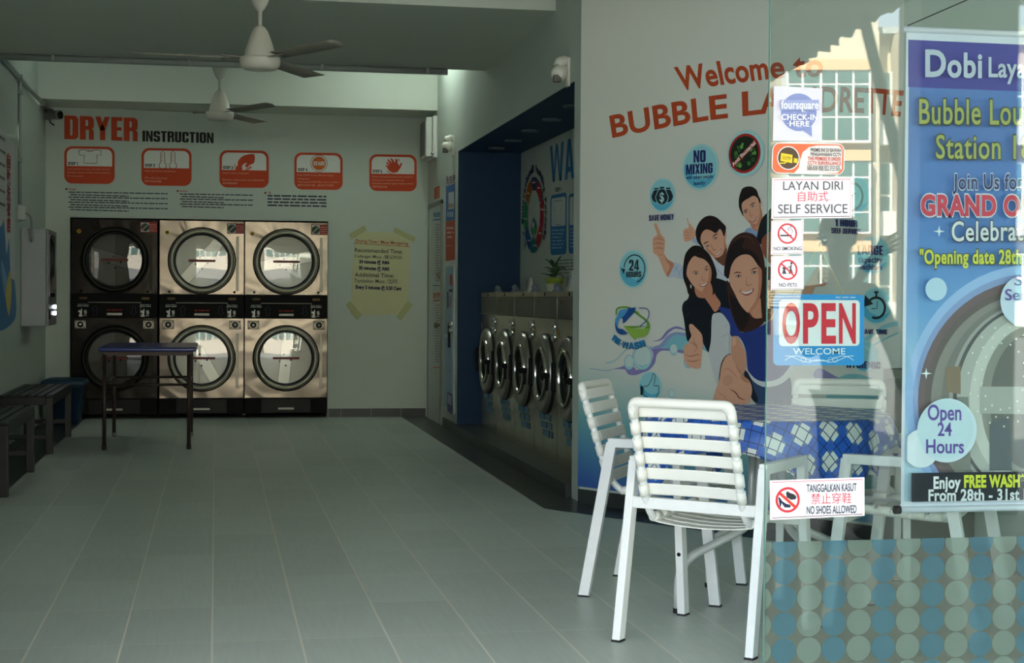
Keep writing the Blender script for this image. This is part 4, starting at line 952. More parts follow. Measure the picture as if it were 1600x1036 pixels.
# ================================================================ the mural
TA, TB, TD, TG = (1000, 270, 5.4545), (1050, 430, 4.935), (930, 440, 4.711), (1190, 210, 4.141)
mural = thing('wall_mural', 'printed mural of smiling people with thumbs up under orange welcome lettering on the slanted wall', 'mural', (A.x, A.y, .09))
um0 = PM.P(905.5, 400)[0]; um1 = PM.P(1407, 500)[0]
mv = bpy.data.materials.new('mural_vinyl'); mv.use_nodes = True
def mural_vinyl(m):
    nt = m.node_tree; N = nt.nodes; L = nt.links; b = N['Principled BSDF']; b.inputs['Roughness'].default_value = .5; b.inputs['Specular IOR Level'].default_value = .3
    g = N.new('ShaderNodeNewGeometry'); sp = N.new('ShaderNodeSeparateXYZ'); L.new(g.outputs['Position'], sp.inputs[0])
    nz = N.new('ShaderNodeTexNoise'); nz.inputs['Scale'].default_value = 1.2; L.new(g.outputs['Position'], nz.inputs['Vector'])
    def mt(op, a, bb, c=None):
        n = N.new('ShaderNodeMath'); n.operation = op
        for i, v in ((0, a), (1, bb), (2, c)):
            if v is None: continue
            if isinstance(v, (int, float)): n.inputs[i].default_value = v
            else: L.new(v, n.inputs[i])
        return n.outputs[0]
    # printed blend: deep blue at the foot, strongest at the near-alcove end
    z = mt('ADD', sp.outputs[2], mt('MULTIPLY', mt('SUBTRACT', sp.outputs[0], A.x), .26)); z = mt('ADD', z, mt('MULTIPLY', mt('SUBTRACT', nz.outputs[0], .5), .10))
    cr = N.new('ShaderNodeValToRGB'); e = cr.color_ramp.elements
    e[0].position = .14; e[0].color = rgb(62, 104, 176); e[1].position = .86; e[1].color = rgb(222, 224, 214)
    for p_, c_ in ((.30, (84, 142, 182)), (.50, (120, 180, 184)), (.66, (176, 206, 200))): x = e.new(p_); x.color = rgb(*c_)
    L.new(z, cr.inputs[0]); L.new(cr.outputs[0], b.inputs['Base Color'])
mural_vinyl(mv)
b = MB(); b.prism([PM.W(q, 0) for q in ((um0, .095), (um1, .095), (um1, ZC-.02), (um0, ZC-.02))], MN*.0006); b.build('vinyl_sheet', mv, mural)
SK, SK2, SK3, HR, HR2, LIP = (226, 170, 140), (204, 138, 108), (160, 92, 68), (34, 26, 26), (66, 40, 34), (166, 76, 66)
OM = (190, 78, 42)
d = Decal(PM, h=.0012)
d.text('Welcome to', [(1062, 141), (1132, 131), (1200, 122.5), (1286, 118)], [(1053, 106), (1125, 96), (1196, 88), (1286, 83)], OM, .026, 1.03)
d.text('BUBBLE LAUNDRETTE', [(957, 214.5), (1030, 200), (1105, 187), (1195, 176.5), (1250, 175), (1310, 174), (1362, 176), (1407, 181)], [(952, 182), (1026, 165), (1102, 152), (1195, 140), (1250, 137), (1312, 136.5), (1362, 138.5), (1413, 143)], OM, .026, 1.03)
d.build('title_lettering', mural)
# waves and bubbles
d = Decal(PM, h=.0009, T=TD); LV, TL = (140, 132, 188), (132, 196, 206)
d.poly([(400, 480), (470, 470), (560, 385), (620, 375), (680, 390), (700, 500), (640, 510), (560, 500), (480, 500)], TL, True)
d.poly([(420, 440), (480, 420), (530, 360), (590, 330), (640, 340), (670, 360), (630, 352), (585, 348), (540, 380), (490, 430)], LV, True)
d.poly([(430, 480), (480, 460), (530, 400), (590, 372), (650, 378), (680, 392), (650, 400), (590, 392), (540, 430), (500, 480), (450, 500)], (150, 160, 204), True)
d.poly([(380, 460), (420, 492), (480, 492), (560, 494), (670, 512), (670, 532), (560, 512), (490, 510), (455, 540), (440, 600), (400, 650), (350, 670), (300, 688), (250, 684), (230, 650), (300, 650), (370, 640), (420, 580), (425, 520)], LV, True)
d.poly([(130, 645), (180, 632), (230, 618), (300, 640), (250, 684), (225, 650), (180, 644)], LV, True)
d.line([(-40, 640), (20, 648), (80, 656), (130, 646)], 6, (150, 170, 196), True)
d.line([(80, 600), (150, 580), (220, 510), (250, 490)], 14, (176, 206, 210), True)
d.line([(670, 440), (760, 470), (850, 520)], 20, (136, 200, 214), True)
d.build('wave_print', mural)
def bubble(T, cx, cy, rx, ry):
    d = Decal(PM, h=.0030, step=.0001, T=T); el = lambda k, n=28: [(cx+rx*k*math.cos(2*math.pi*i/n), cy+ry*k*math.sin(2*math.pi*i/n)) for i in range(n)]
    d.poly(el(1), (112, 172, 206)); d.poly(el(.94), (176, 216, 216)); d.poly([(x+.06*rx, y-.1*ry) for x, y in el(.78)], (204, 224, 218))
    d.poly([(cx-rx*.5, cy+ry*.5), (cx, cy+ry*.8), (cx+rx*.55, cy+ry*.5), (cx, cy+ry*.62)], (150, 208, 216), True)
    d.build('bubble_print', mural)
bubble(TD, 350, 560, 74, 92); bubble(TD, 252, 595, 36, 56); bubble(TD, 580, 500, 30, 44); bubble(TD, 566, 826, 24, 35); bubble(TD, 690, 590, 36, 48)
# people -------------------------------------------------------
def eyes(d, pts, w_, c=(40, 30, 28)):
    for x, y, s_ in pts:
        d.poly([(x-w_, y+s_*w_), (x-w_*.3, y-w_*.45+s_*w_*.3), (x+w_*.5, y-w_*.4-s_*w_*.5), (x+w_, y-s_*w_), (x+w_*.2, y+w_*.42-s_*w_*.2)], (236, 228, 220), True); d.poly([(x+w_*.38*math.cos(k), y-w_*.02+w_*.40*math.sin(k)) for k in [i*.7 for i in range(9)]], c); d.line([(x-w_*.9, y+s_*w_), (x+w_*.1, y+w_*.55), (x+w_*.9, y-s_*w_)], w_*.16, SK3, True)
        d.line([(x-w_*1.1, y+s_*w_), (x-w_*.2, y-w_*.5), (x+w_*1.1, y-s_*w_*1.1)], w_*.28, c, True)
HP = [.0037]                                         # each printed figure lies over the one before
def person(name, shapes, T):
    d = Decal(PM, h=HP[0], step=.00006, T=T)
    for k, sh in enumerate(shapes):
        kind = sh[0]
        if kind == 'p': d.poly(sh[2], sh[1], True)
        elif kind == 'P': d.poly(sh[2], sh[1])
        elif kind == 'l': d.line(sh[2], sh[3], sh[1], True, True)
        elif kind == 'e': eyes(d, sh[1], sh[2])
    HP[0] = d.h
    return d.build(name, mural)
person('printed_person', [
 ('p', (150, 176, 214), [(895, 500), (940, 468), (1000, 490), (1015, 560), (1000, 600), (950, 540)]),
 ('p', SK2, [(950, 430), (1050, 390), (1040, 440), (1008, 498), (965, 478)]),
 ('p', SK, [(870, 268), (890, 238), (930, 215), (968, 196), (1002, 210), (1018, 250), (1034, 240), (1040, 266), (1030, 305), (1046, 350), (1044, 400), (1012, 462), (988, 476), (955, 445), (912, 402), (888, 372), (872, 320)]),
 ('p', SK2, [(1018, 260), (1034, 300), (1046, 350), (1044, 400), (1012, 462), (1000, 440), (1020, 380), (1024, 320)]),
 ('p', SK2, [(930, 400), (960, 430), (1000, 440), (985, 474), (955, 445), (920, 410)]),
 ('p', HR, [(845, 260), (848, 215), (862, 165), (880, 132), (920, 117), (962, 121), (998, 148), (1014, 196), (1030, 232), (1024, 262), (1004, 214), (968, 196), (932, 216), (892, 240), (872, 266), (874, 310), (886, 372), (864, 335), (848, 292)]),
 ('l', HR2, [(880, 140), (920, 128), (960, 136)], 5), ('l', HR, [(885, 340), (902, 318), (924, 314)], 9), ('l', HR, [(942, 284), (962, 262), (988, 256)], 9),
 ('e', [(907, 338, .35), (966, 286, .5)], 15), ('l', SK3, [(938, 318), (944, 352), (952, 372), (972, 360)], 5),
 ('p', LIP, [(944, 412), (965, 404), (985, 388), (1000, 368), (998, 392), (980, 414), (958, 420)]), ('p', (232, 226, 216), [(950, 410), (968, 404), (986, 390), (998, 374), (992, 392), (974, 408), (958, 414)]),
 ('p', (30, 34, 40), [(1130, 320), (1085, 345), (1040, 398), (1012, 490), (1000, 560), (1010, 600), (1130, 600)]),
 ('p', (160, 84, 60), [(1048, 560), (1085, 520), (1130, 520), (1130, 760), (1085, 740), (1050, 680), (1040, 610)])], TA)
person('printed_person', [
 ('p', SK, [(402, 386), (412, 390), (420, 424), (446, 452), (466, 480), (482, 520), (470, 560), (440, 576), (392, 588), (378, 556), (374, 505), (390, 476), (420, 466), (412, 430)]),
 ('l', SK3, [(380, 510), (410, 505), (425, 515)], 4), ('l', SK3, [(382, 535), (412, 532), (428, 540)], 4), ('l', SK3, [(386, 560), (412, 556), (430, 562)], 4), ('l', SK2, [(425, 470), (440, 500), (436, 540)], 5),
 ('p', (170, 188, 214), [(445, 575), (470, 555), (500, 570), (500, 610), (470, 596)]),
 ('p', (206, 214, 222), [(625, 760), (690, 770), (740, 800), (770, 905), (700, 920), (640, 850)]),
 ('l', (160, 180, 206), [(650, 800), (690, 850), (740, 900)], 8),
 ('p', SK, [(528, 525), (560, 486), (605, 488), (652, 514), (688, 482), (706, 508), (722, 545), (736, 492), (744, 535), (730, 600), (746, 645), (732, 730), (728, 786), (690, 776), (640, 730), (580, 660), (545, 620), (522, 575)]),
 ('p', SK2, [(722, 545), (736, 600), (746, 645), (732, 730), (728, 786), (700, 776), (716, 700), (722, 620)]),
 ('p', (120, 76, 58), [(640, 728), (670, 722), (706, 700), (730, 650), (744, 650), (730, 786), (690, 776)]), 
 ('p', SK2, [(560, 640), (600, 690), (650, 728), (640, 700), (600, 660)]),
 ('p', HR, [(480, 520), (486, 474), (512, 420), (556, 378), (606, 366), (660, 382), (706, 424), (736, 458), (736, 492), (722, 545), (704, 500), (684, 480), (652, 514), (604, 490), (562, 486), (530, 522), (522, 580), (550, 642), (520, 620), (492, 580)]),
 ('l', HR2, [(530, 440), (590, 400), (650, 410)], 7), ('l', HR, [(546, 612), (566, 596), (592, 586)], 10), ('l', HR, [(622, 552), (644, 530), (672, 520)], 10),
 ('e', [(582, 628, .4), (650, 560, .5)], 16), ('l', SK3, [(604, 600), (622, 640), (640, 662), (658, 640)], 6),
 ('p', LIP, [(640, 702), (664, 690), (684, 668), (698, 644), (698, 672), (680, 698), (656, 708)]), ('p', (236, 232, 222), [(646, 700), (668, 690), (686, 670), (696, 652), (692, 676), (674, 696), (656, 704)])], TA)
person('printed_person', [
 ('p', (196, 206, 220), [(270, 790), (292, 762), (380, 796), (400, 850), (372, 906), (300, 890), (240, 888)]),
 ('l', (150, 170, 200), [(290, 790), (330, 830), (360, 890)], 6), ('l', (150, 170, 200), [(330, 785), (300, 850)], 6), ('l', (150, 170, 200), [(370, 800), (330, 890)], 6),
 ('p', SK, [(132, 430), (144, 432), (156, 452), (174, 495), (192, 535), (216, 560), (216, 640), (212, 690), (240, 735), (292, 770), (288, 805), (246, 885), (216, 850), (182, 765), (160, 712), (122, 682), (116, 640), (114, 590), (122, 550), (152, 530), (138, 480), (128, 446)]),
 ('p', SK2, [(212, 690), (240, 735), (292, 770), (288, 805), (246, 885), (236, 862), (262, 800), (230, 750)]),
 ('l', SK3, [(118, 575), (160, 560), (200, 572), (212, 580)], 5), ('l', SK3, [(118, 610), (160, 600), (200, 606), (214, 612)], 5), ('l', SK3, [(122, 650), (160, 640), (196, 644), (212, 652)], 5), ('l', SK2, [(156, 530), (180, 545), (200, 548)], 6), ('l', SK2, [(160, 700), (190, 700), (208, 692)], 6)], TA)
person('printed_person', [
 ('p', (26, 30, 38), [(84, 262), (95, 212), (130, 180), (150, 120), (210, 90), (260, 60), (330, 20), (450, 60), (490, 110), (545, 190), (470, 280), (440, 330), (350, 330), (318, 420), (308, 500), (290, 592), (246, 522), (215, 430), (160, 470), (124, 505), (100, 350)]),
 ('p', SK2, [(180, 40), (300, 60), (340, 150), (382, 222), (340, 284), (300, 232), (240, 150), (200, 100)]),
 ('l', (58, 66, 84), [(100, 330), (130, 300), (150, 290)], 5)], TB)
person('printed_person', [
 ('p', HR, [(374, 880), (380, 760), (400, 682), (448, 630), (492, 620), (540, 638), (600, 700), (640, 780), (662, 860), (652, 920), (645, 1010), (610, 1046), (440, 1050), (402, 970)]),
 ('p', SK2, [(480, 960), (600, 930), (620, 1050), (500, 1060)]),
 ('p', SK, [(404, 862), (414, 790), (440, 740), (470, 710), (505, 722), (560, 742), (602, 792), (618, 850), (608, 930), (572, 998), (522, 1010), (462, 962), (420, 902)]),
 ('p', SK2, [(602, 792), (618, 850), (608, 930), (572, 998), (540, 1006), (580, 940), (596, 870)]), ('l', HR2, [(470, 700), (520, 690), (570, 720)], 6),
 ('e', [(486, 861, .15), (576, 827, .3)], 18), ('l', HR, [(452, 852), (480, 840), (508, 842)], 6), ('l', HR, [(556, 812), (576, 798), (600, 795)], 6), ('l', SK3, [(545, 860), (536, 905), (548, 918), (566, 908)], 5),
 ('p', LIP, [(516, 956), (545, 950), (570, 940), (588, 926), (580, 952), (556, 970), (532, 972)]), ('p', (236, 230, 222), [(524, 957), (546, 952), (568, 943), (582, 932), (574, 950), (552, 964), (536, 966)]), ('p', (224, 224, 220), [(436, 960), (444, 952), (448, 975), (440, 985)])], TA)
person('printed_thumb', [
 ('p', SK, [(140, 385), (162, 377), (190, 402), (236, 455), (245, 520), (238, 600), (228, 700), (214, 720), (162, 715), (120, 690), (99, 630), (104, 545), (142, 512), (156, 462), (145, 430)]),
 ('l', SK3, [(142, 512), (175, 530), (200, 560), (170, 600)], 6), ('l', SK3, [(104, 610), (150, 625), (200, 612), (230, 614)], 6), ('l', SK3, [(120, 655), (170, 665), (226, 650)], 6), ('l', SK3, [(175, 480), (180, 520), (205, 540)], 5), ('p', (220, 172, 146), [(144, 390), (160, 384), (172, 410), (158, 425)])], TB)
person('printed_person', [
 ('p', (42, 62, 136), [(365, 250), (440, 258), (475, 285), (530, 430), (590, 430), (700, 390), (790, 340), (870, 420), (930, 500), (962, 620), (940, 720), (900, 780), (840, 830), (740, 845), (690, 838), (640, 805), (595, 740), (580, 600), (555, 520), (515, 470), (478, 480), (450, 440), (430, 350)]),
 ('p', (58, 84, 120), [(600, 760), (690, 830), (780, 840), (900, 780), (930, 860), (920, 1000), (740, 1010), (650, 985), (618, 880)]), ('p', (34, 38, 50), [(560, 740), (600, 760), (640, 870), (672, 965), (640, 975), (600, 900)]),
 ('p', (222, 226, 224), [(590, 735), (640, 790), (700, 818), (790, 812), (860, 776), (920, 700), (962, 640), (960, 690), (910, 790), (830, 846), (740, 862), (680, 848), (625, 805)]),
 ('p', SK2, [(480, 90), (560, 190), (600, 205), (650, 180), (705, 100), (712, 330), (690, 340), (640, 332), (596, 280)]),
 ('p', (216, 156, 124), [(520, 130), (600, 205), (690, 140), (700, 300), (680, 335), (640, 325), (610, 270)]),
 ('p', HR2, [(430, 40), (480, 100), (560, 185), (592, 262), (640, 330), (720, 330), (716, 364), (690, 392), (620, 430), (540, 436), (500, 380), (460, 270), (440, 160)]), ('p', HR, [(450, 100), (500, 160), (560, 260), (600, 330), (560, 420), (520, 400), (470, 270)]),
 ('p', HR2, [(700, -20), (790, -40), (800, 200), (770, 330), (704, 330)])], TB)
person('printed_person', [
 ('p', HR2, [(725, 862), (736, 750), (760, 645), (800, 562), (868, 515), (932, 510), (992, 540), (1034, 620), (1066, 740), (1080, 900), (1075, 1060), (800, 1060), (770, 930), (742, 890)]),
 ('p', SK, [(768, 880), (784, 800), (822, 736), (880, 700), (952, 706), (1012, 785), (1046, 830), (1044, 900), (1044, 980), (1018, 1100), (960, 1180), (920, 1186), (862, 1120), (812, 1020), (778, 950)]),
 ('p', SK2, [(1012, 785), (1046, 830), (1044, 980), (1018, 1100), (960, 1180), (935, 1180), (1000, 1080), (1020, 960), (1020, 860)]),
 ('p', HR, [(730, 850), (750, 720), (800, 600), (860, 560), (900, 570), (880, 640), (950, 660), (1010, 720), (1050, 820), (1018, 790), (952, 706), (880, 700), (822, 736), (786, 800), (770, 880), (752, 900)]),
 ('l', (96, 60, 48), [(800, 600), (870, 545), (940, 550), (1000, 620)], 9), ('e', [(850, 884, .08), (984, 852, .2)], 22), ('l', HR, [(806, 862), (838, 848), (878, 856)], 9), ('l', HR, [(952, 838), (984, 816), (1014, 812)], 9),
 ('l', SK3, [(922, 890), (916, 945), (934, 962), (968, 946)], 6), ('l', SK2, [(880, 975), (858, 1010), (864, 1040)], 5),
 ('p', LIP, [(860, 1004), (900, 1010), (940, 1004), (978, 984), (974, 1014), (940, 1042), (900, 1044)]), ('p', (240, 236, 228), [(870, 1008), (904, 1013), (942, 1007), (970, 992), (962, 1014), (932, 1030), (900, 1032)]), ('p', (222, 222, 216), [(760, 905), (770, 900), (772, 925), (764, 930)])], TA)
person('printed_thumb', [
 ('p', (206, 208, 208), [(318, 322), (350, 292), (392, 294), (432, 340), (458, 405), (447, 562), (472, 612), (440, 660), (392, 700), (372, 770), (356, 835), (310, 690), (294, 600), (310, 500)]), ('l', (176, 180, 184), [(440, 440), (410, 470), (380, 470)], 5), ('l', (176, 180, 184), [(446, 380), (410, 400)], 5),
 ('p', (60, 40, 34), [(372, 820), (386, 690), (420, 625), (462, 608), (440, 680), (400, 760)]),
 ('p', SK, [(344, 900), (372, 820), (392, 700), (424, 630), (460, 612), (482, 652), (530, 746), (562, 776), (604, 812), (627, 872), (616, 942), (580, 992), (345, 990)]),
 ('p', (212, 156, 128), [(468, 490), (490, 468), (516, 480), (552, 542), (577, 622), (579, 702), (560, 762), (530, 742), (500, 692), (474, 642), (466, 580)]), ('p', (224, 176, 150), [(474, 494), (492, 478), (506, 500), (496, 540), (476, 540)]),
 ('l', (140, 76, 54), [(455, 876), (500, 905), (530, 945), (575, 962)], 12), ('p', SK2, [(540, 770), (580, 790), (604, 830), (570, 822), (545, 800)]), ('l', SK3, [(500, 692), (530, 742), (548, 765)], 6), ('l', SK2, [(400, 740), (440, 720), (480, 750), (520, 800)], 8), ('l', SK2, [(360, 900), (420, 940), (440, 980)], 7), ('p', (216, 160, 132), [(400, 800), (440, 770), (480, 790), (470, 840), (420, 850)])], TB)
person('printed_thumb', [
 ('p', SK, [(404, 778), (410, 800), (398, 840), (392, 862), (420, 860), (438, 876), (440, 930), (422, 975), (380, 985), (352, 985), (330, 1040), (300, 1090), (230, 1090), (268, 1030), (300, 962), (346, 884), (384, 840)]), ('p', SK3, [(392, 862), (380, 880), (370, 930), (384, 965), (420, 960), (400, 930), (396, 890)]), ('l', SK3, [(400, 900), (436, 900)], 5), ('l', SK3, [(398, 935), (436, 930)], 5)], TG)
# badges -------------------------------------------------------
CY, CY2, CY3 = (150, 212, 220), (96, 186, 214), (176, 222, 222)
def badge(cx, cy, r):
    d = Decal(PM, h=.012); d.circ((cx, cy), r, CY3); d.circ((cx, cy), r*.91, CY)
    q = PM.P(cx, cy); R = abs(PM.P(cx, cy-r)[1]-q[1])*.90
    loop = [(q[0]+R*math.cos(math.radians(a)), q[1]+R*math.sin(math.radians(a))) for a in range(170, 342, 8)]
    loop += [(q[0]+R*.75, q[1]-R*.45), (q[0]+R*.2, q[1]-R*.62), (q[0]-R*.4, q[1]-R*.4), (q[0]-R*.8, q[1]+R*.05)]
    d._poly(loop, CY2); return d
NB = (36, 42, 104); DK = (36, 46, 52)
d = badge(1037, 305, 26.5)
for cx, cy, k in ((1028, 306.5, .82), (1046.5, 306, .82), (1037, 307.5, 1)):
    for c_, e in ((CY, 1.3), (DK, 0)):
        d.poly([(cx+(10*k+e)*.93*math.cos(t_*.35)*(.86 if math.sin(t_*.35) > 0 else 1), cy-(12.5*k+e)*math.sin(t_*.35)) for t_ in range(18)], c_)
    d.poly([(cx-2.8, cy-10.5*k), (cx+2.8, cy-10.8*k), (cx+3.6, cy-15.5*k), (cx-3.6, cy-15*k)], DK); d.line([(cx-3.2, cy-11.8*k), (cx+3.2, cy-12.2*k)], .9, CY)
d.tbox('$', 1033.4, 315, 1040.6, 301, CY3, .02); d.tbox('SAVE MONEY', 1017, 345.5, 1055.5, 336.5, NB, 'B', -2); d.build('badge_print', mural)
d = badge(1096.5, 261.5, 36)
d.tbox('NO', 1086, 254.5, 1105, 235.5, NB, 'B', -1); d.tbox('MIXING', 1074.5, 273.5, 1116, 257.5, NB, 'B', -3); d.tbox('with others people', 1074.5, 280.5, 1116.5, 275, NB, .02, -2.5); d.tbox('laundry', 1086.5, 289.5, 1104.5, 283.5, NB, .02, -1); d.build('badge_print', mural)
d = Decal(PM, h=.012); d.circ((1167, 240), 36.5, CY3); d.circ((1165.5, 240), 31, (176, 42, 40)); d.circ((1165.5, 240), 27, (34, 46, 34)); rg = random.Random(2)
for k in range(26):
    a = rg.uniform(0, 6.28); r_ = 21*math.sqrt(rg.random()); d.circ((1165.5+r_*.8*math.cos(a), 240+r_*math.sin(a)), rg.uniform(1.5, 4.6), [(70, 128, 60), (50, 96, 50), (110, 170, 80)][k % 3], 9)
d.poly([(1145, 259), (1148.5, 263.5), (1187, 224), (1183, 218.5)], (176, 42, 40)); d.text('Anti Bacterial', [(1149, 260.5), (1184.5, 224.5)], [(1146.3, 256.5), (1181.5, 220.3)], (238, 226, 220), .04, 1.05); d.build('badge_print', mural)
d = badge(991.5, 420.5, 30)
d.circ((993.5, 420), 22.5, DK, 40, 20.6, -75, 175); d.poly([(973, 419.5), (979.5, 420.5), (976.8, 428.5)], DK)
d.tbox('24', 985.3, 423, 1001, 406, DK, 'B', 0); d.tbox('HOURS', 981, 433.5, 1004.5, 424.5, DK, 'B', -.5); d.build('badge_print', mural)
d = Decal(PM, h=.012, T=TD); G1, G2, B1, B2 = (110, 160, 60), (146, 186, 80), (34, 84, 150), (80, 160, 210)
d.line([(165, 245), (168, 205), (200, 190), (260, 194), (330, 235)], 14, G1, True); d.poly([(290, 205), (330, 235), (400, 290), (414, 340), (395, 372), (372, 348), (392, 320), (372, 285), (300, 230)], G1, True)
d.poly([(216, 326), (290, 345), (395, 345), (414, 345), (400, 385), (370, 408), (316, 414), (305, 430), (270, 395)], G2); d.poly([(216, 326), (290, 345), (395, 330), (340, 328)], G1)
d.poly([(310, 190), (258, 194), (200, 265), (214, 276), (214, 310), (230, 300), (300, 225)], B1); d.poly([(195, 210), (250, 205), (225, 250), (190, 280), (172, 330), (160, 320), (158, 285), (175, 250)], B2, True); d.poly([(158, 300), (172, 330), (186, 345), (215, 352), (248, 384), (200, 390), (172, 370), (160, 340)], B1, True)
d.line([(335, 195), (390, 200), (408, 235), (390, 285), (340, 330)], 7, B1, True); 
base = [(134, 428), (160, 452), (200, 478), (250, 494), (310, 494), (382, 470)]; top = [(154, 388), (180, 412), (215, 436), (255, 446), (306, 446), (370, 428)]
d.text('PRE-WASH', [(x+3, y+4) for x, y in base], [(x+3, y+4) for x, y in top], (30, 50, 76), 'B'); d.text('PRE-WASH', base, top, (36, 132, 190), 'B'); d.build('badge_print', mural)
d = badge(1018, 603.5, 23.5); d.T = TD
hand = [(370, 772), (396, 768), (418, 735), (432, 700), (434, 680), (444, 678), (454, 700), (446, 742), (444, 766), (470, 766), (482, 778), (474, 794), (482, 806), (472, 822), (476, 834), (462, 846), (462, 858), (440, 864), (410, 860), (388, 842), (370, 836)]
d.line(smooth_loop(hand, 4)+[hand[0]], 5, (30, 36, 40)); d.poly([(344, 768), (364, 770), (362, 836), (344, 832)], (30, 36, 40)); d.build('badge_print', mural)
# the badges seen through the glass
d = badge(1336, 306, 32); d.circ((1331, 308), 24, DK, 40, 20); d.line([(1331, 296), (1331, 309), (1339, 302)], 2.5, DK)
d.tbox('1 HOUR', 1307, 353.5, 1342, 343, NB, 'B', 1.5); d.tbox('SELF SERVICE', 1301.5, 364.5, 1348, 356, NB, 'B', 2); d.build('badge_print', mural)
d = badge(1366, 399, 31); d.tbox('LARGE', 1342, 398, 1382, 383, NB, 'B', 1); d.tbox('capacity', 1343, 409.5, 1381, 401, NB, .04, 1, 1.08); d.tbox('machines', 1343, 420.5, 1381, 412.5, NB, .04, 1, 1.08); d.build('badge_print', mural)
d = badge(1371, 478, 29); d.circ((1371, 481), 18, DK, 40, 14, -115, 150); d.poly([(1351, 480), (1354, 461), (1367, 475)], DK); d.rect(1368, 455, 1375, 458, DK); d.rect(1370, 458, 1373, 464, DK); d.line([(1373, 471), (1373, 482), (1364, 482.5)], 1.3, DK)
d.tbox('SAVE TIME', 1348, 521.5, 1389, 514, NB, 'B', 1); d.build('badge_print', mural)
d = badge(1352, 556, 25); d.line([(1340, 545), (1350, 540), (1362, 548)], 4, CY3, True); d.tbox('HYGIENIC', 1325, 574.5, 1378, 563.5, NB, 'B', 2); d.build('badge_print', mural)
d = Decal(PM, h=.0014); d.poly([(1292, 640), (1300, 600), (1330, 584), (1372, 596), (1404, 630), (1404, 680), (1330, 690)], (140, 200, 206), True); d.poly([(1280, 575), (1310, 590), (1335, 600), (1330, 612), (1296, 606), (1272, 590)], (130, 132, 186), True)
d.line([(1404, 505), (1380, 512), (1340, 540)], 7, (150, 206, 212), True); d.line([(1404, 520), (1386, 528), (1364, 540)], 3, (150, 206, 212), True); d.build('wave_print', mural)
# ================================================================ glass shop front, stickers, banner
XG = 1.652
pane_glass = glass_mat('shopfront_glass', (.90, .95, .925, 1), .046)
b = MB(); b.box((XG, YG-.005, .012), (XE-.004, YG+.005, 2.9)); gl = struct(b.build('window_1', pane_glass))
edge = M('glass_edge_green', (96, 150, 136), .2, 0, .05, 6, .6)
b = MB(); b.box((XG-.0012, YG-.005, .012), (XG-.0001, YG+.005, 2.9)); b.build('window_edge', edge, gl)
b = MB(); b.box((XG, YG-.02, 0), (XE-.004, YG+.02, .012)); b.build('window_rail', M('rail_aluminium', (150, 152, 150), .35, .9), gl)
# frosted dot film on the foot of the pane
fm = bpy.data.materials.new('frosted_dot_film'); fm.use_nodes = True
def film(m):
    nt = m.node_tree; N = nt.nodes; L = nt.links
    for n in list(N): N.remove(n)
    tc = N.new('ShaderNodeTexCoord'); sp = N.new('ShaderNodeSeparateXYZ'); L.new(tc.outputs['Object'], sp.inputs[0])
    def mt(op, a, bb=None):
        n = N.new('ShaderNodeMath'); n.operation = op
        for i, v in ((0, a), (1, bb)):
            if v is None: continue
            if isinstance(v, (int, float)): n.inputs[i].default_value = v
            else: L.new(v, n.inputs[i])
        return n.outputs[0]
    c0 = PG.P(1228.5, 895); P_ = .0815
    gx = mt('DIVIDE', mt('SUBTRACT', sp.outputs[0], c0[0]-P_/2), P_); gz = mt('DIVIDE', mt('SUBTRACT', sp.outputs[2], c0[1]-P_/2), P_)
    dx = mt('SUBTRACT', mt('FRACT', gx), .5); dz = mt('SUBTRACT', mt('FRACT', gz), .5)
    rr_ = mt('SQRT', mt('ADD', mt('MULTIPLY', dx, dx), mt('MULTIPLY', dz, dz)))
    dot = mt('LESS_THAN', rr_, .485); par = mt('LESS_THAN', mt('FRACT', mt('MULTIPLY', mt('FLOOR', gx), .5)), .25)
    def mixc(f, a, bb):
        n = N.new('ShaderNodeMix'); n.data_type = 'RGBA'; L.new(f, n.inputs[0])
        for i, v in ((6, a), (7, bb)):
            if isinstance(v, tuple): n.inputs[i].default_value = v
            else: L.new(v, n.inputs[i])
        return n.outputs[2]
    col = mixc(dot, rgb(166, 162, 152), mixc(par, rgb(190, 198, 190), rgb(124, 172, 194)))
    tr = N.new('ShaderNodeBsdfTransparent'); L.new(mixc(dot, rgb(235, 232, 228), mixc(par, rgb(232, 236, 234), rgb(204, 226, 234))), tr.inputs[0])
    df = N.new('ShaderNodeBsdfDiffuse'); L.new(col, df.inputs[0]); tl = N.new('ShaderNodeBsdfTranslucent'); L.new(col, tl.inputs[0])
    m1 = N.new('ShaderNodeMixShader'); m1.inputs[0].default_value = .45; L.new(df.outputs[0], m1.inputs[1]); L.new(tl.outputs[0], m1.inputs[2])
    m2 = N.new('ShaderNodeMixShader'); L.new(mt('ADD', .32, mt('MULTIPLY', dot, .10)), m2.inputs[0]); L.new(tr.outputs[0], m2.inputs[1]); L.new(m1.outputs[0], m2.inputs[2])
    o = N.new('ShaderNodeOutputMaterial'); L.new(m2.outputs[0], o.inputs[0])
film(fm)
zf = PG.P(1300, 846)[1]
b = MB(); b.box((XG+.006, YG+.0058, .02), (XE-.02, YG+.0066, zf)); tag(b.build('privacy_film', fm), 'frosted film with columns of blue and grey dots along the foot of the glass', 'window film')
def gsign(name, label, cat, q, col, th=.0025, group=None):
    """a plate stuck behind the glass, q = four pixel corners bl br tr tl; returns it"""
    t = thing(name, label, cat, PG.W(PG.P(*q[0])), group=group)
    b = MB(); b.prism([PG.W(PG.P(*p), 0) for p in q], -PG.n*th); b.build('plate', ink(col), t); return t
def frame_lines(d, q, k, wd, col, r=.0):
    c = (sum(p[0] for p in q)/4, sum(p[1] for p in q)/4); p = [(c[0]+(x-c[0])*k[0], c[1]+(y-c[1])*k[1]) for x, y in q]; d.line(p+[p[0], p[1]], wd, col)
SW = (232, 228, 230); GT = (86, 86, 90); RS = (206, 48, 60)
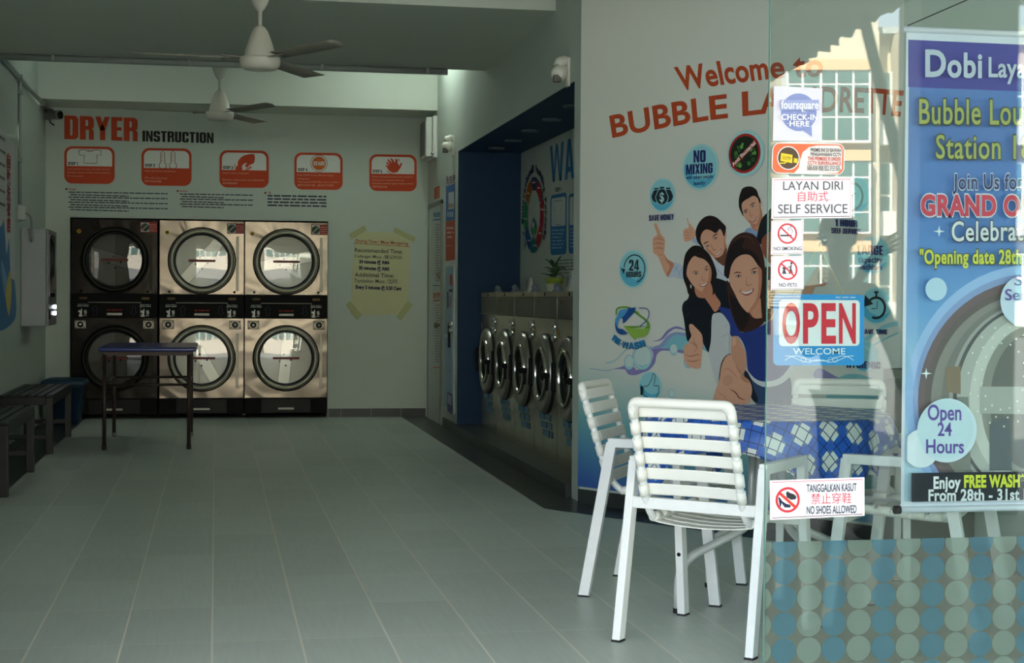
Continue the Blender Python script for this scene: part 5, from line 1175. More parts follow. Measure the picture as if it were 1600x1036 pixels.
q = [(1205.5, 342), (1331, 340.5), (1331.5, 277.5), (1206.5, 278.5)]
t = gsign('shop_sign', 'white LAYAN DIRI self service sign with a red border stuck on the glass', 'sign', q, SW)
d = Decal(PG, h=.0008); frame_lines(d, q, (.955, .92), 1.0, (206, 84, 100)); d.tbox('LAYAN DIRI', 1223.5, 296.8, 1316.5, 283.5, GT, .004, -.3); d.tbox('自助式', 1246.5, 313.5, 1294, 301.5, (214, 92, 104), 0, -.3); d.tbox('SELF SERVICE', 1215.5, 333.5, 1324, 319.5, GT, .004, -.6); d.build('print', t)
def ban(d, cx, cy, r): d.circ((cx, cy), r, RS, 40, r*.84)
q = [(1204.5, 398), (1255, 397), (1255, 344.5), (1205.5, 345)]
t = gsign('shop_sign', 'small white NO SMOKING sign on the glass', 'sign', q, SW)
d = Decal(PG, h=.0008); frame_lines(d, q, (.94, .94), .6, (220, 130, 140)); d.rect(1219, 366.8, 1236.5, 369.4, (60, 60, 64)); d.line([(1233, 361), (1231, 357), (1236, 355), (1234, 351)], .9, (120, 120, 124), True); d.line([(1237, 364), (1238, 360), (1234.5, 358)], .9, (120, 120, 124), True)
ban(d, 1230, 365, 16); d.line([(1219, 354.5), (1241, 375.5)], 2.2, RS); d.tbox('NO SMOKING', 1208.5, 391.3, 1252, 385.6, GT, .006, -.3); d.build('print', t)
q = [(1204.5, 453), (1255.5, 452), (1255.5, 399.5), (1205, 400.5)]
t = gsign('shop_sign', 'small white NO PETS sign below the NO SMOKING sign on the glass', 'sign', q, SW)
d = Decal(PG, h=.0008); frame_lines(d, q, (.94, .94), .6, (220, 130, 140)); d.circ((1236.5, 411.5), 1.8, (60, 60, 64), 14); d.line([(1236, 414), (1235, 420), (1238, 427)], 2.2, (60, 60, 64)); d.line([(1235.4, 419), (1233, 428)], 1.8, (60, 60, 64)); d.line([(1234, 416), (1229, 420)], 1.0, (60, 60, 64)); d.poly([(1222, 428), (1223.5, 421), (1222, 418), (1224.5, 417), (1227.5, 420), (1226, 422), (1228.5, 428)], (60, 60, 64))
ban(d, 1230.5, 421.5, 16); d.line([(1219.5, 411), (1241.5, 432)], 2.2, RS); d.tbox('NO PETS', 1216.5, 448, 1245, 442.3, GT, .006, -.2); d.build('print', t)
q = [(1203.5, 813), (1350.5, 806.5), (1351, 746), (1203, 750.5)]
q = [(1203.5, 812.8), (1350.8, 805.8), (1350.6, 745.8), (1202.8, 750.8)]
t = gsign('shop_sign', 'white NO SHOES ALLOWED sign low on the glass', 'sign', q, (236, 234, 236))
d = Decal(PG, h=.0008); frame_lines(d, q, (.955, .90), 1.0, (206, 70, 90))
d.poly([(1216, 778), (1217.5, 776.5), (1222, 783), (1228, 787), (1235, 789), (1235, 793), (1226, 793), (1221, 786), (1219.5, 792), (1218.5, 792)], (30, 36, 66)); d.poly([(1228, 770), (1230, 767.5), (1234, 770), (1241, 772.5), (1244, 776), (1243, 780), (1236, 781), (1229, 777)], (40, 40, 44))
d.circ((1230.5, 781), 20, RS, 44, 16.2); d.line([(1217.5, 770), (1243, 793)], 4.4, (220, 56, 40))
d.tbox('TANGGALKAN KASUT', 1260, 769, 1338, 757, (52, 54, 70), .012, -2); d.tbox('禁止穿鞋', 1267, 786.5, 1330, 773.5, (208, 80, 92), 0, -1.5); d.tbox('NO SHOES ALLOWED', 1260, 803, 1338, 791, (52, 54, 70), .012, -1.8); d.tbox('www.kijosign.com'[0:3], 1330, 804.2, 1344, 802.8, (220, 140, 150), 0, -.3) if False else None; d.build('print', t)
# round cornered cctv sticker
q = [(1205, 271), (1319, 273.5), (1320, 224.5), (1207, 222.5)]
t = thing('cctv_sticker', 'orange and white CCTV surveillance sticker with a yellow camera on the glass', 'sticker', PG.W(PG.P(*q[0])))
d = Decal(PG, h=.0004); d.rrect(*q, .26, (224, 220, 216)); d.build('backing', t)
d = Decal(PG, h=.0009); q2 = [(1206.5, 269.5), (1317.5, 272), (1318.3, 226), (1208.5, 224)]; d.rrect(*q2, .22, (224, 108, 68))
d.poly([(1240, 271), (1248, 262), (1250, 250), (1254, 238), (1264, 230), (1276, 227.5), (1310, 227.5), (1316, 233), (1315, 264), (1308, 270.5), (1270, 271.5)], (222, 218, 212))
d.circ((1231.5, 247), 18.5, (236, 226, 220)); d.circ((1231.5, 247), 17, (84, 66, 46)); Y_ = (226, 196, 40); d.poly([(1220, 239), (1238, 242), (1237.5, 255), (1219, 251.5)], Y_); d.poly([(1240, 247), (1246, 248), (1245.5, 255), (1239.5, 254)], Y_); d.line([(1218, 255), (1226, 255), (1229, 252)], 2, Y_); d.tbox('CCTV', 1222.5, 249, 1235.5, 244.5, (84, 66, 46), .01, 1)
d.tbox('PREMIS INI DI BAWAH', 1266, 237, 1314, 231.5, (92, 82, 76), .02, .8); d.tbox('PENGAWASAN CCTV', 1266, 243.5, 1314, 238.5, (92, 82, 76), .02, .8); d.tbox('THIS PREMISES IS UNDER', 1261.5, 250.5, 1313.5, 245, (206, 86, 70), .02, .8); d.tbox('CCTV SURVEILLANCE', 1261.5, 257, 1313.5, 252, (206, 86, 70), .02, .8); d.tbox('攝錄機監控區', 1260, 266, 1313, 259.3, (112, 106, 100), 0, .8); d.build('print', t)
q = [(1207.5, 220), (1283, 220.5), (1285, 138), (1209, 134.5)]
t = thing('check_in_sticker', 'pale blue and white check-in speech bubble sticker at the top of the glass', 'sticker', PG.W(PG.P(*q[0])))
d = Decal(PG, h=.0004); d.poly(q, (214, 212, 220)); d.build('backing', t)
d = Decal(PG, h=.0009); c = (1248, 175.5); FB = (132, 144, 190); d.circ(c, 29.5, FB, 44); d.poly([(1252, 203), (1268, 198), (1268.5, 214), (1262, 209)], FB)  # bubble in a pale blue
rg = random.Random(9)
for k in range(26):
    a = rg.uniform(0, 6.28); r_ = 28*math.sqrt(rg.random()); x, y = c[0]+r_*math.cos(a), c[1]+r_*math.sin(a); d.line([(x-rg.uniform(2, 5), y), (x, y+rg.uniform(-1.5, 1.5)), (x+rg.uniform(2, 5), y+rg.uniform(-2, 2))], rg.uniform(.4, 1.3), [(164, 172, 206), (190, 194, 216)][k % 2])
d.rect(1218, 156.5, 1278, 172.5, (150, 160, 198)); d.tbox('foursquare', 1219, 170, 1277.5, 157.5, (232, 232, 240), .022, .5, 1.04)
d.tbox('CHECK-IN', 1219.5, 187.5, 1276, 179, (226, 226, 236), .035, .5, 1.08); d.tbox('HERE', 1232, 197.5, 1263, 189.5, (226, 226, 236), .035, .5, 1.08); d.build('print', t)
# OPEN plate hanging from a suction cup
PI_ = Plane((0, YG+.0055, 0), (1, 0, 0), (0, -1, 0))
so_ = thing('open_sign', 'blue and white OPEN WELCOME plate hanging by a cord inside the glass', 'sign', PG.W(PG.P(1209, 572)))
PO = Plane((0, YG+.030, 0), (1, 0, 0), (0, -1, 0))
def rr_prism(b, pl, q, r, th):
    p = [pl.P(*x) for x in q]; wd = math.dist(p[0], p[1]); ht = math.dist(p[0], p[3]); R = r*ht; out = []
    for cx, cy, a in ((wd-R, ht-R, 0), (R, ht-R, 90), (R, R, 180), (wd-R, R, 270)):
        for i in range(7):
            t_ = math.radians(a+15*i); x = (cx+R*math.cos(t_))/wd; y = (cy+R*math.sin(t_))/ht; out.append(pl.W(lerp2(lerp2(p[0], p[1], x), lerp2(p[3], p[2], x), y)))
    b.prism(out, -pl.n*th); return b
rr_prism(MB(), PO, [(1208.5, 571), (1350, 571), (1350.5, 460.5), (1208.5, 459.5)], .07, .003).build('plate', ink((44, 140, 204)), so_)
d = Decal(PO, h=.0006); d.rrect((1217, 541), (1343, 540.5), (1343.5, 469), (1217, 468.5), .09, (206, 216, 222)); d.rrect((1218, 540), (1342, 539.5), (1342.5, 470), (1218, 469.5), .085, (224, 226, 230))
for ch, x0, x1 in (('O', 1222, 1250), ('P', 1254.5, 1279), ('E', 1283, 1306), ('N', 1310.5, 1337)): d.tbox(ch, x0, 534.5, x1, 475.5, (206, 44, 62), .03)
d.tbox('WELCOME', 1238.5, 553.5, 1320.5, 544, (214, 228, 236), .012)
for sg in (0, 1):
    f_ = (lambda x: x) if not sg else (lambda x: 2*1279.5-x)
    d.line([(f_(1226), 556), (f_(1236), 557), (f_(1250), 563), (f_(1264), 566), (f_(1272), 563), (f_(1279.5), 562.5)], 1.0, (206, 224, 234), True); d.line([(f_(1226), 563), (f_(1234), 558), (f_(1244), 556), (f_(1256), 560), (f_(1270), 564), (f_(1282), 563)], 1.0, (206, 224, 234), True)
    d.circ((f_(1255), 562), 4.5, (206, 224, 234), 24, 3.9); d.circ((f_(1262), 562), 4.2, (206, 224, 234), 24, 3.7)
d.tbox('Credit MODEL', 1305, 466.5, 1337, 463.5, (150, 190, 216), .01) if False else d.words(1305, 466, 1336, 2.4, (150, 190, 216), 3); d.build('print', so_)
b = MB(); cup = PI_.W(PI_.P(1284, 375)); l_ = PO.W(PO.P(1239, 461), -.004); r_ = PO.W(PO.P(1319, 461.5), -.004); pk = PI_.W(PI_.P(1284, 383), -.022)
b.tube([l_, pk, r_], .0022, 6); b.build('cord', M('cord_tan', (196, 178, 140), .8), so_)
t = thing('suction_cup', 'clear suction cup on the glass holding the cord of the OPEN plate', 'suction cup', cup)
b = MB(); b.lathe([(.019, .001), (.017, .005), (.009, .010), (.006, .013), (.009, .020), (.007, .025), (0, .026)], 24, axis_mtx(cup, (0, 1, 0))); b.build('cup', glass_mat('cup_plastic', (.84, .86, .88, 1), .18), t)
b = MB(); b.tube(arc(cup+Vector((0, .016, -.010)), .008, 0, 2*math.pi, 12, (1, 0, 0), (0, 0, 1)), .0016, 6); b.build('hook', chrome, t)
# hanging banner
YBN = YG+.16
PN = Plane((0, YBN, 0), (1, 0, 0), (0, -1, 0))
bn = thing('banner', 'blue grand opening banner of the laundry hanging behind the glass at the right edge', 'banner', PN.W(PN.P(1500, 795)))
def bow(v): return .012*math.sin(v*3.0)
W_BN = 2*(PN.P(1604, 400)[0]-PN.P(1414, 400)[0]); xl = PN.P(1412, 400)[0]; z0 = PN.P(1440, 792)[1]; z1 = PN.P(1440, 47)[1]
cl = bpy.data.materials.new('banner_print'); cl.use_nodes = True
def banner_mat(m):
    nt = m.node_tree; N = nt.nodes; L = nt.links; b = N['Principled BSDF']; b.inputs['Roughness'].default_value = .55
    g = N.new('ShaderNodeNewGeometry'); sp = N.new('ShaderNodeSeparateXYZ'); L.new(g.outputs['Position'], sp.inputs[0])
    mr = N.new('ShaderNodeMapRange'); mr.inputs[1].default_value = z0; mr.inputs[2].default_value = z1; L.new(sp.outputs[2], mr.inputs[0])
    cr = N.new('ShaderNodeValToRGB'); e = cr.color_ramp.elements; e[0].position = 0; e[0].color = rgb(176, 200, 216); e[1].position = .84; e[1].color = rgb(70, 112, 180)
    for p_, c_ in ((.30, (150, 190, 214)), (.46, (92, 150, 204)), (.62, (66, 122, 190))): x = e.new(p_); x.color = rgb(*c_)
    nz = N.new('ShaderNodeTexNoise'); nz.inputs['Scale'].default_value = 5; L.new(g.outputs['Position'], nz.inputs['Vector'])
    a = N.new('ShaderNodeMath'); a.operation = 'MULTIPLY_ADD'; a.inputs[1].default_value = .12; L.new(nz.outputs[0], a.inputs[0]); L.new(mr.outputs[0], a.inputs[2]); L.new(a.outputs[0], cr.inputs[0]); L.new(cr.outputs[0], b.inputs['Base Color'])
banner_mat(cl)
b = MB(); b.box((xl, YBN, z0), (xl+W_BN, YBN+.0012, z1)); b.build('cloth', ink((206, 210, 224)), bn)
x2 = PN.P(1417, 400)[0]
b = MB(); b.box((x2, YBN-.0007, PN.P(1440, 783)[1]), (xl+W_BN-.02, YBN-.0002, PN.P(1440, 66)[1])); b.build('print', cl, bn)
d = Decal(PN, h=.0010)
X2 = 1780
d.poly([(1419, 62), (X2, 78), (X2, 150), (1419, 136)], (66, 66, 150))
d.clip = (x2+.001, z0+.02, xl+W_BN-.022, z1-.02)
def ell_(cx, cy, rx, ry, c): d.poly([(cx+rx*math.cos(k*math.pi/30), cy+ry*math.sin(k*math.pi/30)) for k in range(60)], c)
for rx, ry, c in ((196, 214, (146, 178, 222)), (184, 200, (128, 150, 196)), (176, 190, (104, 86, 92)), (166, 178, (92, 84, 84)), (156, 168, (128, 126, 122)), (140, 160, (112, 112, 110)), (128, 154, (150, 152, 150)), (122, 150, (74, 78, 80)), (116, 146, (164, 166, 162)), (96, 134, (188, 190, 184)), (78, 118, (130, 130, 124)), (64, 106, (96, 98, 96))):
    ell_(1610, 628, rx, ry, c)
d.poly([(1476, 574), (1500, 572), (1500, 616), (1478, 612)], (124, 108, 90)); d.poly([(1530, 604), (1790, 604), (1790, 650), (1530, 646)], (158, 160, 156)); d.poly([(1494, 620), (1512, 620), (1516, 735), (1490, 735)], (120, 122, 118)); d.poly([(1545, 660), (1575, 650), (1580, 735), (1545, 735)], (84, 92, 100))
for k in range(46):
    a = math.radians(k*8); d.circ((1565+34*math.cos(a)*(1+.3*(k % 3)), 588+52*math.sin(a)*(1+.25*(k % 3))), 1.6, (214, 214, 204), 8)
d.clip = (x2+.001, z0+.02, xl+W_BN-.022, z1-.02); d.circ((1596, 470), 40, (190, 206, 226), 40); d.circ((1436, 700), 30, (206, 216, 226), 40); d.circ((1459, 452), 18, (176, 204, 226), 30); d.circ((1476, 672), 50, (196, 212, 224), 50); d.circ((1474, 670), 46, (186, 208, 220), 50)
PU = (86, 64, 150)
d.tbox('Open', 1445.5, 655.5, 1498, 632, PU, .02); d.tbox('24', 1461, 680, 1483, 660, PU, .02); d.tbox('Hours', 1443, 707, 1502, 686, PU, .02)
d.tbox('Self', 1580.5, 446, 1625, 430, PU, .01); d.tbox('Service', 1566, 469, 1640, 452, PU, .01)
LG = (180, 190, 208)
d.tbox('D', 1441.5, 120, 1474, 80, LG, .03); d.tbox('obi', 1476, 121, 1530, 84, LG, .028, 1, 1.08); d.tbox('Layan Diri', 1540, 121, 1676, 91, LG, .02, 4, 1.04)
YL, DG = (160, 166, 92), (62, 70, 50)
def two(txt, x0, y0, x1, y1, c, dk, bd, dy=0):
    d.tbox(txt, x0-1, y0+.8, x1+1, y1-.8, dk, bd+.028, dy, 1.06); d.tbox(txt, x0, y0, x1, y1, c, bd, dy, 1.08)
two('Bubble Lounge', 1432, 194, 1642, 156, YL, DG, .012, 2); two('Station 18', 1458, 248, 1606, 212, YL, DG, .012, 1)
two('Join Us for', 1484, 296, 1594, 273, (52, 56, 104), (190, 200, 216), .02, 0); two('GRAND OPENING', 1434, 336, 1706, 306, (196, 56, 80), (206, 206, 216), .045, 2); two('Celebration', 1482, 377, 1632, 347, (206, 210, 214), (52, 60, 80), .015, -2); two('"Opening date 28th March', 1432, 412, 1646, 391, (196, 200, 70), (60, 66, 30), .03, 0)
d.poly([(1419, 738), (X2, 733), (X2, 782), (1419, 790)], (28, 32, 44)); d.tbox('Enjoy', 1453.5, 762, 1496, 744, (222, 222, 226), .035, -1, 1.06); d.tbox('FREE WASH*', 1501, 760, 1596, 742, (206, 212, 60), .045, -1, 1.06); d.tbox('From 28th - 31st March', 1445.5, 781, 1643, 764, (214, 216, 222), .03, -2, 1.06)
for px, py in ((1442, 583), (1462, 362)): d.poly([(px-9, py), (px-1.5, py-1.5), (px, py-9), (px+1.5, py-1.5), (px+9, py), (px+1.5, py+1.5), (px, py+9), (px-1.5, py+1.5)], (214, 226, 232))
d.build('lettering', bn)
b = MB(); zb = PN.P(1440, 796)[1]; b.tube([(xl-.012, YBN, zb), (xl+W_BN+.012, YBN, zb)], .011, 14); b.build('bottom_rod', M('rod_white', (206, 208, 218), .4), bn)
for x in (xl-.022, xl+W_BN+.002):
    b = MB(); b.tube([(x, YBN, zb), (x+.02, YBN, zb)], .0135, 14); b.build('rod_cap', black, bn)
b = MB(); b.tube([(xl-.012, YBN, z1), (xl+W_BN+.012, YBN, z1)], .010, 14); b.build('top_rod', MC['rod_white'], bn)
b = MB(); xm = xl+W_BN/2; b.tube([(xl+.004, YBN, z1+.012), (xm, YBN, z1+.20), (xl+W_BN-.004, YBN, z1+.012)], .002, 6); b.build('hanging_cord', black, bn)
# ================================================================ furniture
white_al = M('white_aluminium', (226, 226, 222), .38, .0, .06, 30, .5, .03); strap = M('white_strap', (232, 230, 220), .5, 0, .03, 14, .35)
def make_chair(label):
    t = thing('slatted_chair', label, 'chair', group='white slatted chairs around the round table')
    for sx in (-1, 1):
        x = .245*sx
        for nm, pts in (('rear_leg', ((x, -.275, 0), (x*.985, -.165, .615))), ('front_leg', ((x, .255, 0), (x*.985, .185, .615)))):
            b = MB(); b.bar(pts[0], pts[1], .030, .042, (0, 1, 0), .003); lg = b.build(nm, white_al, t, True)
            b = MB(); p = Vector(pts[0]); b.box(p+Vector((-.016, -.022, -.0)), p+Vector((.016, .022, .008))); b.build('foot_cap', rubber, lg, True)
            if nm == 'front_leg':
                b = MB(); k = Vector(pts[0]).lerp(Vector(pts[1]), .38); b.lathe([(0, .004), (.007, .003), (.008, 0)], 12, axis_mtx(k+Vector((0, -.021, 0)), (0, -1, .1))); b.build('bolt', black, lg, True)
        b = MB(); b.bar((x*.985, -.18, .615), (x*.985, .20, .615), .030, .036, (0, 0, 1), .004); b.build('armrest', white_al, t, True)
    b = MB(); b.bar((-.235, -.19, .475), (.235, -.19, .475), .030, .040, (0, 0, 1), .004); b.build('rear_rail', white_al, t, True)
    b = MB(); b.bar((-.24, .20, .40), (.24, .20, .40), .028, .032, (0, 0, 1), .004); b.build('front_rail', white_al, t, True)
    # bent tube frame: back and seat in one
    side = lambda x: [(x, -.315, .80), (x, -.20, .47), (x, -.18, .425), (x, -.12, .42), (x, .22, .43)]
    p = [(-.179, .22, .43), (-.179, -.15, .415), (-.179, -.205, .49), (-.179, -.315, .832), (.179, -.315, .832), (.179, -.205, .49), (.179, -.15, .415), (.179, .22, .43)]
    b = MB(); b.tube(fillet(p, .05, 6), .0135, 12); b.build('back_frame', white_al, t, True)
    def st(c, wdir, nm, wd=.045, sag=.006):
        """one flat strap wrapped round both tubes; c centre, wdir its width direction"""
        c = Vector(c); wdir = Vector(wdir).normalized(); nrm = Vector((1, 0, 0)).cross(wdir)
        b = MB(); prof = []
        for k in range(13):
            x = -.197+.394*k/12; s_ = 1-(x/.197)**2
            prof.append((x, -sag*s_))
        rows = []
        for x, s_ in prof:
            o_ = -.012 if abs(x) < .165 else -.010
            rows.append([b.bm.verts.new(c+Vector((x*.955, 0, 0))+nrm*(o_+s_)+wdir*(wd/2*w_)) for w_ in (-1, -.75, 0, .75, 1)])
        for r0, r1 in zip(rows, rows[1:]):
            for q in range(4): f = b.bm.faces.new((r0[q], r0[q+1], r1[q+1], r1[q])); f.smooth = True
        o = b.build(nm, strap, t, True); md = o.modifiers.new('thickness', 'SOLIDIFY'); md.thickness = .004
        for sx in (-1, 1):
            b = MB(); b.tube([c+Vector((.181*sx, 0, 0))-wdir*wd/2, c+Vector((.181*sx, 0, 0))+wdir*wd/2], .0168, 12); b.build('strap_loop', strap, o, True)
    bd = Vector((0, -.315+.205, .832-.49)).normalized()
    for k in range(6): st(Vector((0, -.208, .50))+bd*(.022+.0575*k), bd, 'back_strap', .042)
    b = MB(); pk = fillet([(-.179, -.30, .79), (-.179, -.315, .832), (.179, -.315, .832), (.179, -.30, .79)], .045, 6); b.tube(pk, .0170, 12); b.build('top_wrap', strap, t, True)
    for k in range(6): st((0, -.12+.062*k, .422+.0025*k), (0, 1, .03), 'seat_strap', .046, .014)
    return t
FACE = lambda v: math.atan2(-v[0], v[1])             # +Y of the chair turned to v
ch = make_chair('nearest white slatted chair with its back to the doorway, half beside the glass edge'); ch.location = (1.733, 5.20, 0); ch.rotation_euler = (0, 0, FACE((.67, .742)))
TC = Vector((2.10, 5.70, 0))
dup(ch, (1.80, 6.03, 0), FACE((.857, -.517)), 'white slatted chair seen from the side, left of the table by the mural')
dup(ch, (2.50, 5.93, 0), FACE((-.35, -.94)), 'far white slatted chair behind the table, seen through the glass under the OPEN plate')
dup(ch, (2.52, 5.27, 0), FACE((-.75, .66)), 'white slatted chair at the right of the table, partly behind the banner')
tb = thing('round_table', 'round table under the blue checked cloth, on bent white tube legs', 'table', TC)
b = MB(); b.lathe([(0, .715), (.44, .715), (.455, .722), (.455, .738), (.44, .742), (0, .742)], 48); b.build('tabletop', M('table_white', (214, 214, 208), .4), tb, True)
tube_m = M('tube_white', (206, 208, 202), .3, .2, .05, 20)
for k in range(4):
    a = math.radians(195+90*k); u = Vector((math.cos(a), math.sin(a), 0)); v = Vector((-u.y, u.x, 0))
    b = MB(); b.tube(fillet([u*.40+v*.0, u*.40+Vector((0, 0, .19)), u*.06+v*.03+Vector((0, 0, .33)), u*.05+v*.03+Vector((0, 0, .70))], .10, 7), .0165, 12); lg = b.build('leg', tube_m, tb, True)
    b = MB(); b.tube([u*.40, u*.40+Vector((0, 0, .018))], .019, 12); b.build('foot_cap', rubber, lg, True)
b = MB(); b.lathe([(0, .69), (.11, .69), (.11, .715), (0, .715)], 24); b.build('mount_plate', tube_m, tb, True)
# cloth
ck = bpy.data.materials.new('checked_cloth'); ck.use_nodes = True
def check(m):
    nt = m.node_tree; N = nt.nodes; L = nt.links; b = N['Principled BSDF']; b.inputs['Roughness'].default_value = .32; b.inputs['Specular IOR Level'].default_value = .5
    uv = N.new('ShaderNodeUVMap'); sp = N.new('ShaderNodeSeparateXYZ'); L.new(uv.outputs[0], sp.inputs[0])
    def mt(op, a, bb=None):
        n = N.new('ShaderNodeMath'); n.operation = op
        for i, v in ((0, a), (1, bb)):
            if v is None: continue
            if isinstance(v, (int, float)): n.inputs[i].default_value = v
            else: L.new(v, n.inputs[i])
        return n.outputs[0]
    gx = mt('DIVIDE', mt('ADD', sp.outputs[0], 9.0), .079); gy = mt('DIVIDE', mt('ADD', sp.outputs[1], 9.0), .079); fx = mt('FRACT', gx); fy = mt('FRACT', gy)
    par = mt('LESS_THAN', mt('FRACT', mt('MULTIPLY', mt('ADD', mt('FLOOR', gx), mt('FLOOR', gy)), .5)), .25)
    def band(f, a, c): return mt('MULTIPLY', mt('GREATER_THAN', f, a), mt('LESS_THAN', f, c))
    w_ = mt('MULTIPLY', par, mt('MULTIPLY', band(fx, .02, .98), band(fy, .02, .98)))
    ln = mt('MAXIMUM', mt('MAXIMUM', band(fx, .23, .275), band(fx, .725, .77)), mt('MAXIMUM', band(fy, .23, .275), band(fy, .725, .77)))
    mid = lambda f: band(f, .22, .78)
    cut = mt('MULTIPLY', mt('SUBTRACT', 1, mid(fx)), mt('SUBTRACT', 1, mid(fy)))
    wq = mt('MULTIPLY', w_, mt('SUBTRACT', 1, cut))
    def mixc(f, a, bb):
        n = N.new('ShaderNodeMix'); n.data_type = 'RGBA'; L.new(f, n.inputs[0])
        for i, v in ((6, a), (7, bb)):
            if isinstance(v, tuple): n.inputs[i].default_value = v
            else: L.new(v, n.inputs[i])
        return n.outputs[2]
    L.new(mixc(ln, mixc(wq, rgb(38, 96, 192), rgb(220, 226, 222)), rgb(24, 46, 104)), b.inputs['Base Color'])
check(ck)
HS, RT, NN = .575, .462, 96; rot = math.radians(52)
b = MB(); uvl = b.bm.loops.layers.uv.new('UVMap'); grid = []
for i in range(NN+1):
    row = []
    for j in range(NN+1):
        s_, t_ = (-1+2*i/NN)*HS, (-1+2*j/NN)*HS; r_ = math.hypot(s_, t_); a = math.atan2(t_, s_)
        if r_ <= RT: x, y, z = s_, t_, .7455
        else:
            dd = r_-RT; fold = math.sin(4*(a-math.pi/4)*1+0)*.0+math.sin(a*9+1.1)*.5+math.sin(a*14+.4)*.35
            q_ = min(1, dd/.06); out = RT+.018*q_+dd*(.10+.16*fold*min(1, dd/.16)); z = .7455-dd*.985+.012*(1-q_)*q_; x, y = out*math.cos(a), out*math.sin(a)
        v = b.bm.verts.new((x*math.cos(rot)-y*math.sin(rot), x*math.sin(rot)+y*math.cos(rot), z)); row.append((v, (s_, t_)))
    grid.append(row)
for i in range(NN):
    for j in range(NN):
        q = (grid[i][j], grid[i+1][j], grid[i+1][j+1], grid[i][j+1]); f = b.bm.faces.new([k[0] for k in q]); f.smooth = True
        for lp_, k in zip(f.loops, q): lp_[uvl].uv = k[1]
o = b.build('tablecloth', ck, None, True); o.location = TC; tag(o, 'blue and white checked plastic cloth draped over the round table', 'tablecloth')
md = o.modifiers.new('thickness', 'SOLIDIFY'); md.thickness = .0012; md.offset = 1
# benches along the left wall
bw = M('bench_black', (9, 9, 9), .45, 0, .15, 14)
def make_bench(label, y0, y1):
    x0, x1, h = XL+.03, -1.19, .44; L_ = y1-y0
    t = thing('slatted_bench', label, 'bench', (x0, y0, 0), group='black slatted benches along the left wall'); W_ = x1-x0
    for x in (0, W_):
        for y in (0, L_):
            b = MB(); b.box((min(max(x, .0), W_-.05), min(y, L_-.06), 0), (min(max(x, .0), W_-.05)+.05, min(y, L_-.06)+.06, h-.02), .004); b.build('leg', bw, t, True)
    b = MB()
    for y in (0, L_-.03): b.box((.051, y+.002, h-.075), (W_-.051, y+.028, h-.018), .003)
    for x in (.002, W_-.03): b.box((x, .061, h-.075), (x+.028, L_-.061, h-.018), .003)
    b.build('apron', bw, t, True)
    b = MB()
    for y in (.01, L_-.05): b.box((.051, y, .11), (W_-.051, y+.04, .145), .003)
    b.box((W_/2-.02, .051, .112), (W_/2+.02, L_-.051, .142), .003); b.build('stretcher', bw, t, True)
    for k in range(6):
        b = MB(); x = .0+k*(W_+.012)/6; b.box((x, 0, h-.018), (x+W_/6-.012, L_, h), .004); b.build('slat', bw, t, True)
    return t
make_bench('black slatted bench nearer the street, cut by the left edge of the photo', 9.42, 10.80)
make_bench('farther black slatted bench between the near bench and the blue bin', 11.96, 13.50)
# bin
bc = M('bin_blue', (10, 44, 68), .45, 0, .08, 6)
bi = thing('waste_bin', 'blue plastic bin with a lid behind the far bench in the left corner', 'bin', (-1.375, 14.95, 0))
b = MB()
def rr_ring(w_, d_, z, r=.03, n=5): return [Vector((sx*(w_-r)+r*math.cos(a), sy*(d_-r)+r*math.sin(a), z)) for sx, sy, a0 in ((1, 1, 0), (-1, 1, 90), (-1, -1, 180), (1, -1, 270)) for a in [math.radians(a0+90*i/n) for i in range(n+1)]]
def loft(b, rings, cap=True):
    vs_ = [[b.bm.verts.new(p) for p in r] for r in rings]; k = len(vs_[0])
    for r0, r1 in zip(vs_, vs_[1:]):
        for j in range(k): f = b.bm.faces.new((r0[j], r0[(j+1) % k], r1[(j+1) % k], r1[j])); f.smooth = True
    if cap: b.bm.faces.new(vs_[0][::-1]); b.bm.faces.new(vs_[-1])
loft(b, [rr_ring(.135, .15, .0), rr_ring(.14, .155, .01), rr_ring(.178, .19, .335), rr_ring(.188, .20, .34), rr_ring(.188, .20, .355), rr_ring(.18, .19, .356)]); b.build('body', bc, bi, True)
b = MB(); loft(b, [rr_ring(.195, .208, .356), rr_ring(.20, .213, .362), rr_ring(.20, .213, .388), rr_ring(.188, .20, .402), rr_ring(.15, .16, .415), rr_ring(.10, .11, .42)]); b.build('lid', M('bin_lid_blue', (12, 52, 80), .45, 0, .06, 6), bi, True)
# blue topped table
ft = thing('work_table', 'blue topped table on brown steel tube legs in front of the dryers', 'table', (-.505, 12.84, 0))
tx0, tx1, ty0, ty1, hz = -.345, .315, -.60, .60, .755
b = MB(); b.box((tx0-.03, ty0-.05, hz), (tx1+.045, ty1+.05, hz+.035), .014); b.build('tabletop', M('blue_laminate', (34, 54, 128), .22, 0, .06, 6, .6), ft, True)
br = M('rusty_steel', (66, 52, 46), .45, .4, .25, 40)
b = MB(); b.box((tx0, ty0+.0, hz-.03), (tx1, ty0+.025, hz)); b.box((tx0, ty1-.025, hz-.03), (tx1, ty1, hz)); b.box((tx0, ty0+.025, hz-.03), (tx0+.025, ty1-.025, hz)); b.box((tx1-.025, ty0+.025, hz-.03), (tx1, ty1-.025, hz)); b.build('apron', br, ft, True)
for x in (tx0+.012, tx1-.012):
    for y in (ty0+.012, ty1-.012):
        b = MB(); b.tube([(x, y, .0), (x, y, hz-.02)], .0155, 12); lg = b.build('leg', br, ft, True)
        b = MB(); b.tube([(x, y, 0), (x, y, .035)], .018, 12); b.build('foot_cap', M('foot_grey', (120, 116, 108), .5) if y > 0 else br, lg, True)
b = MB()
for y in (ty0+.012, ty1-.012): b.tube([(tx0+.012, y, .50), (tx1-.012, y, .50)], .011, 10)
b.build('stretcher', br, ft, True)
b = MB()
for x in (tx0+.012, tx1-.012): b.tube([(x, ty0+.012, .50), (x, ty1-.012, .50)], .009, 10)
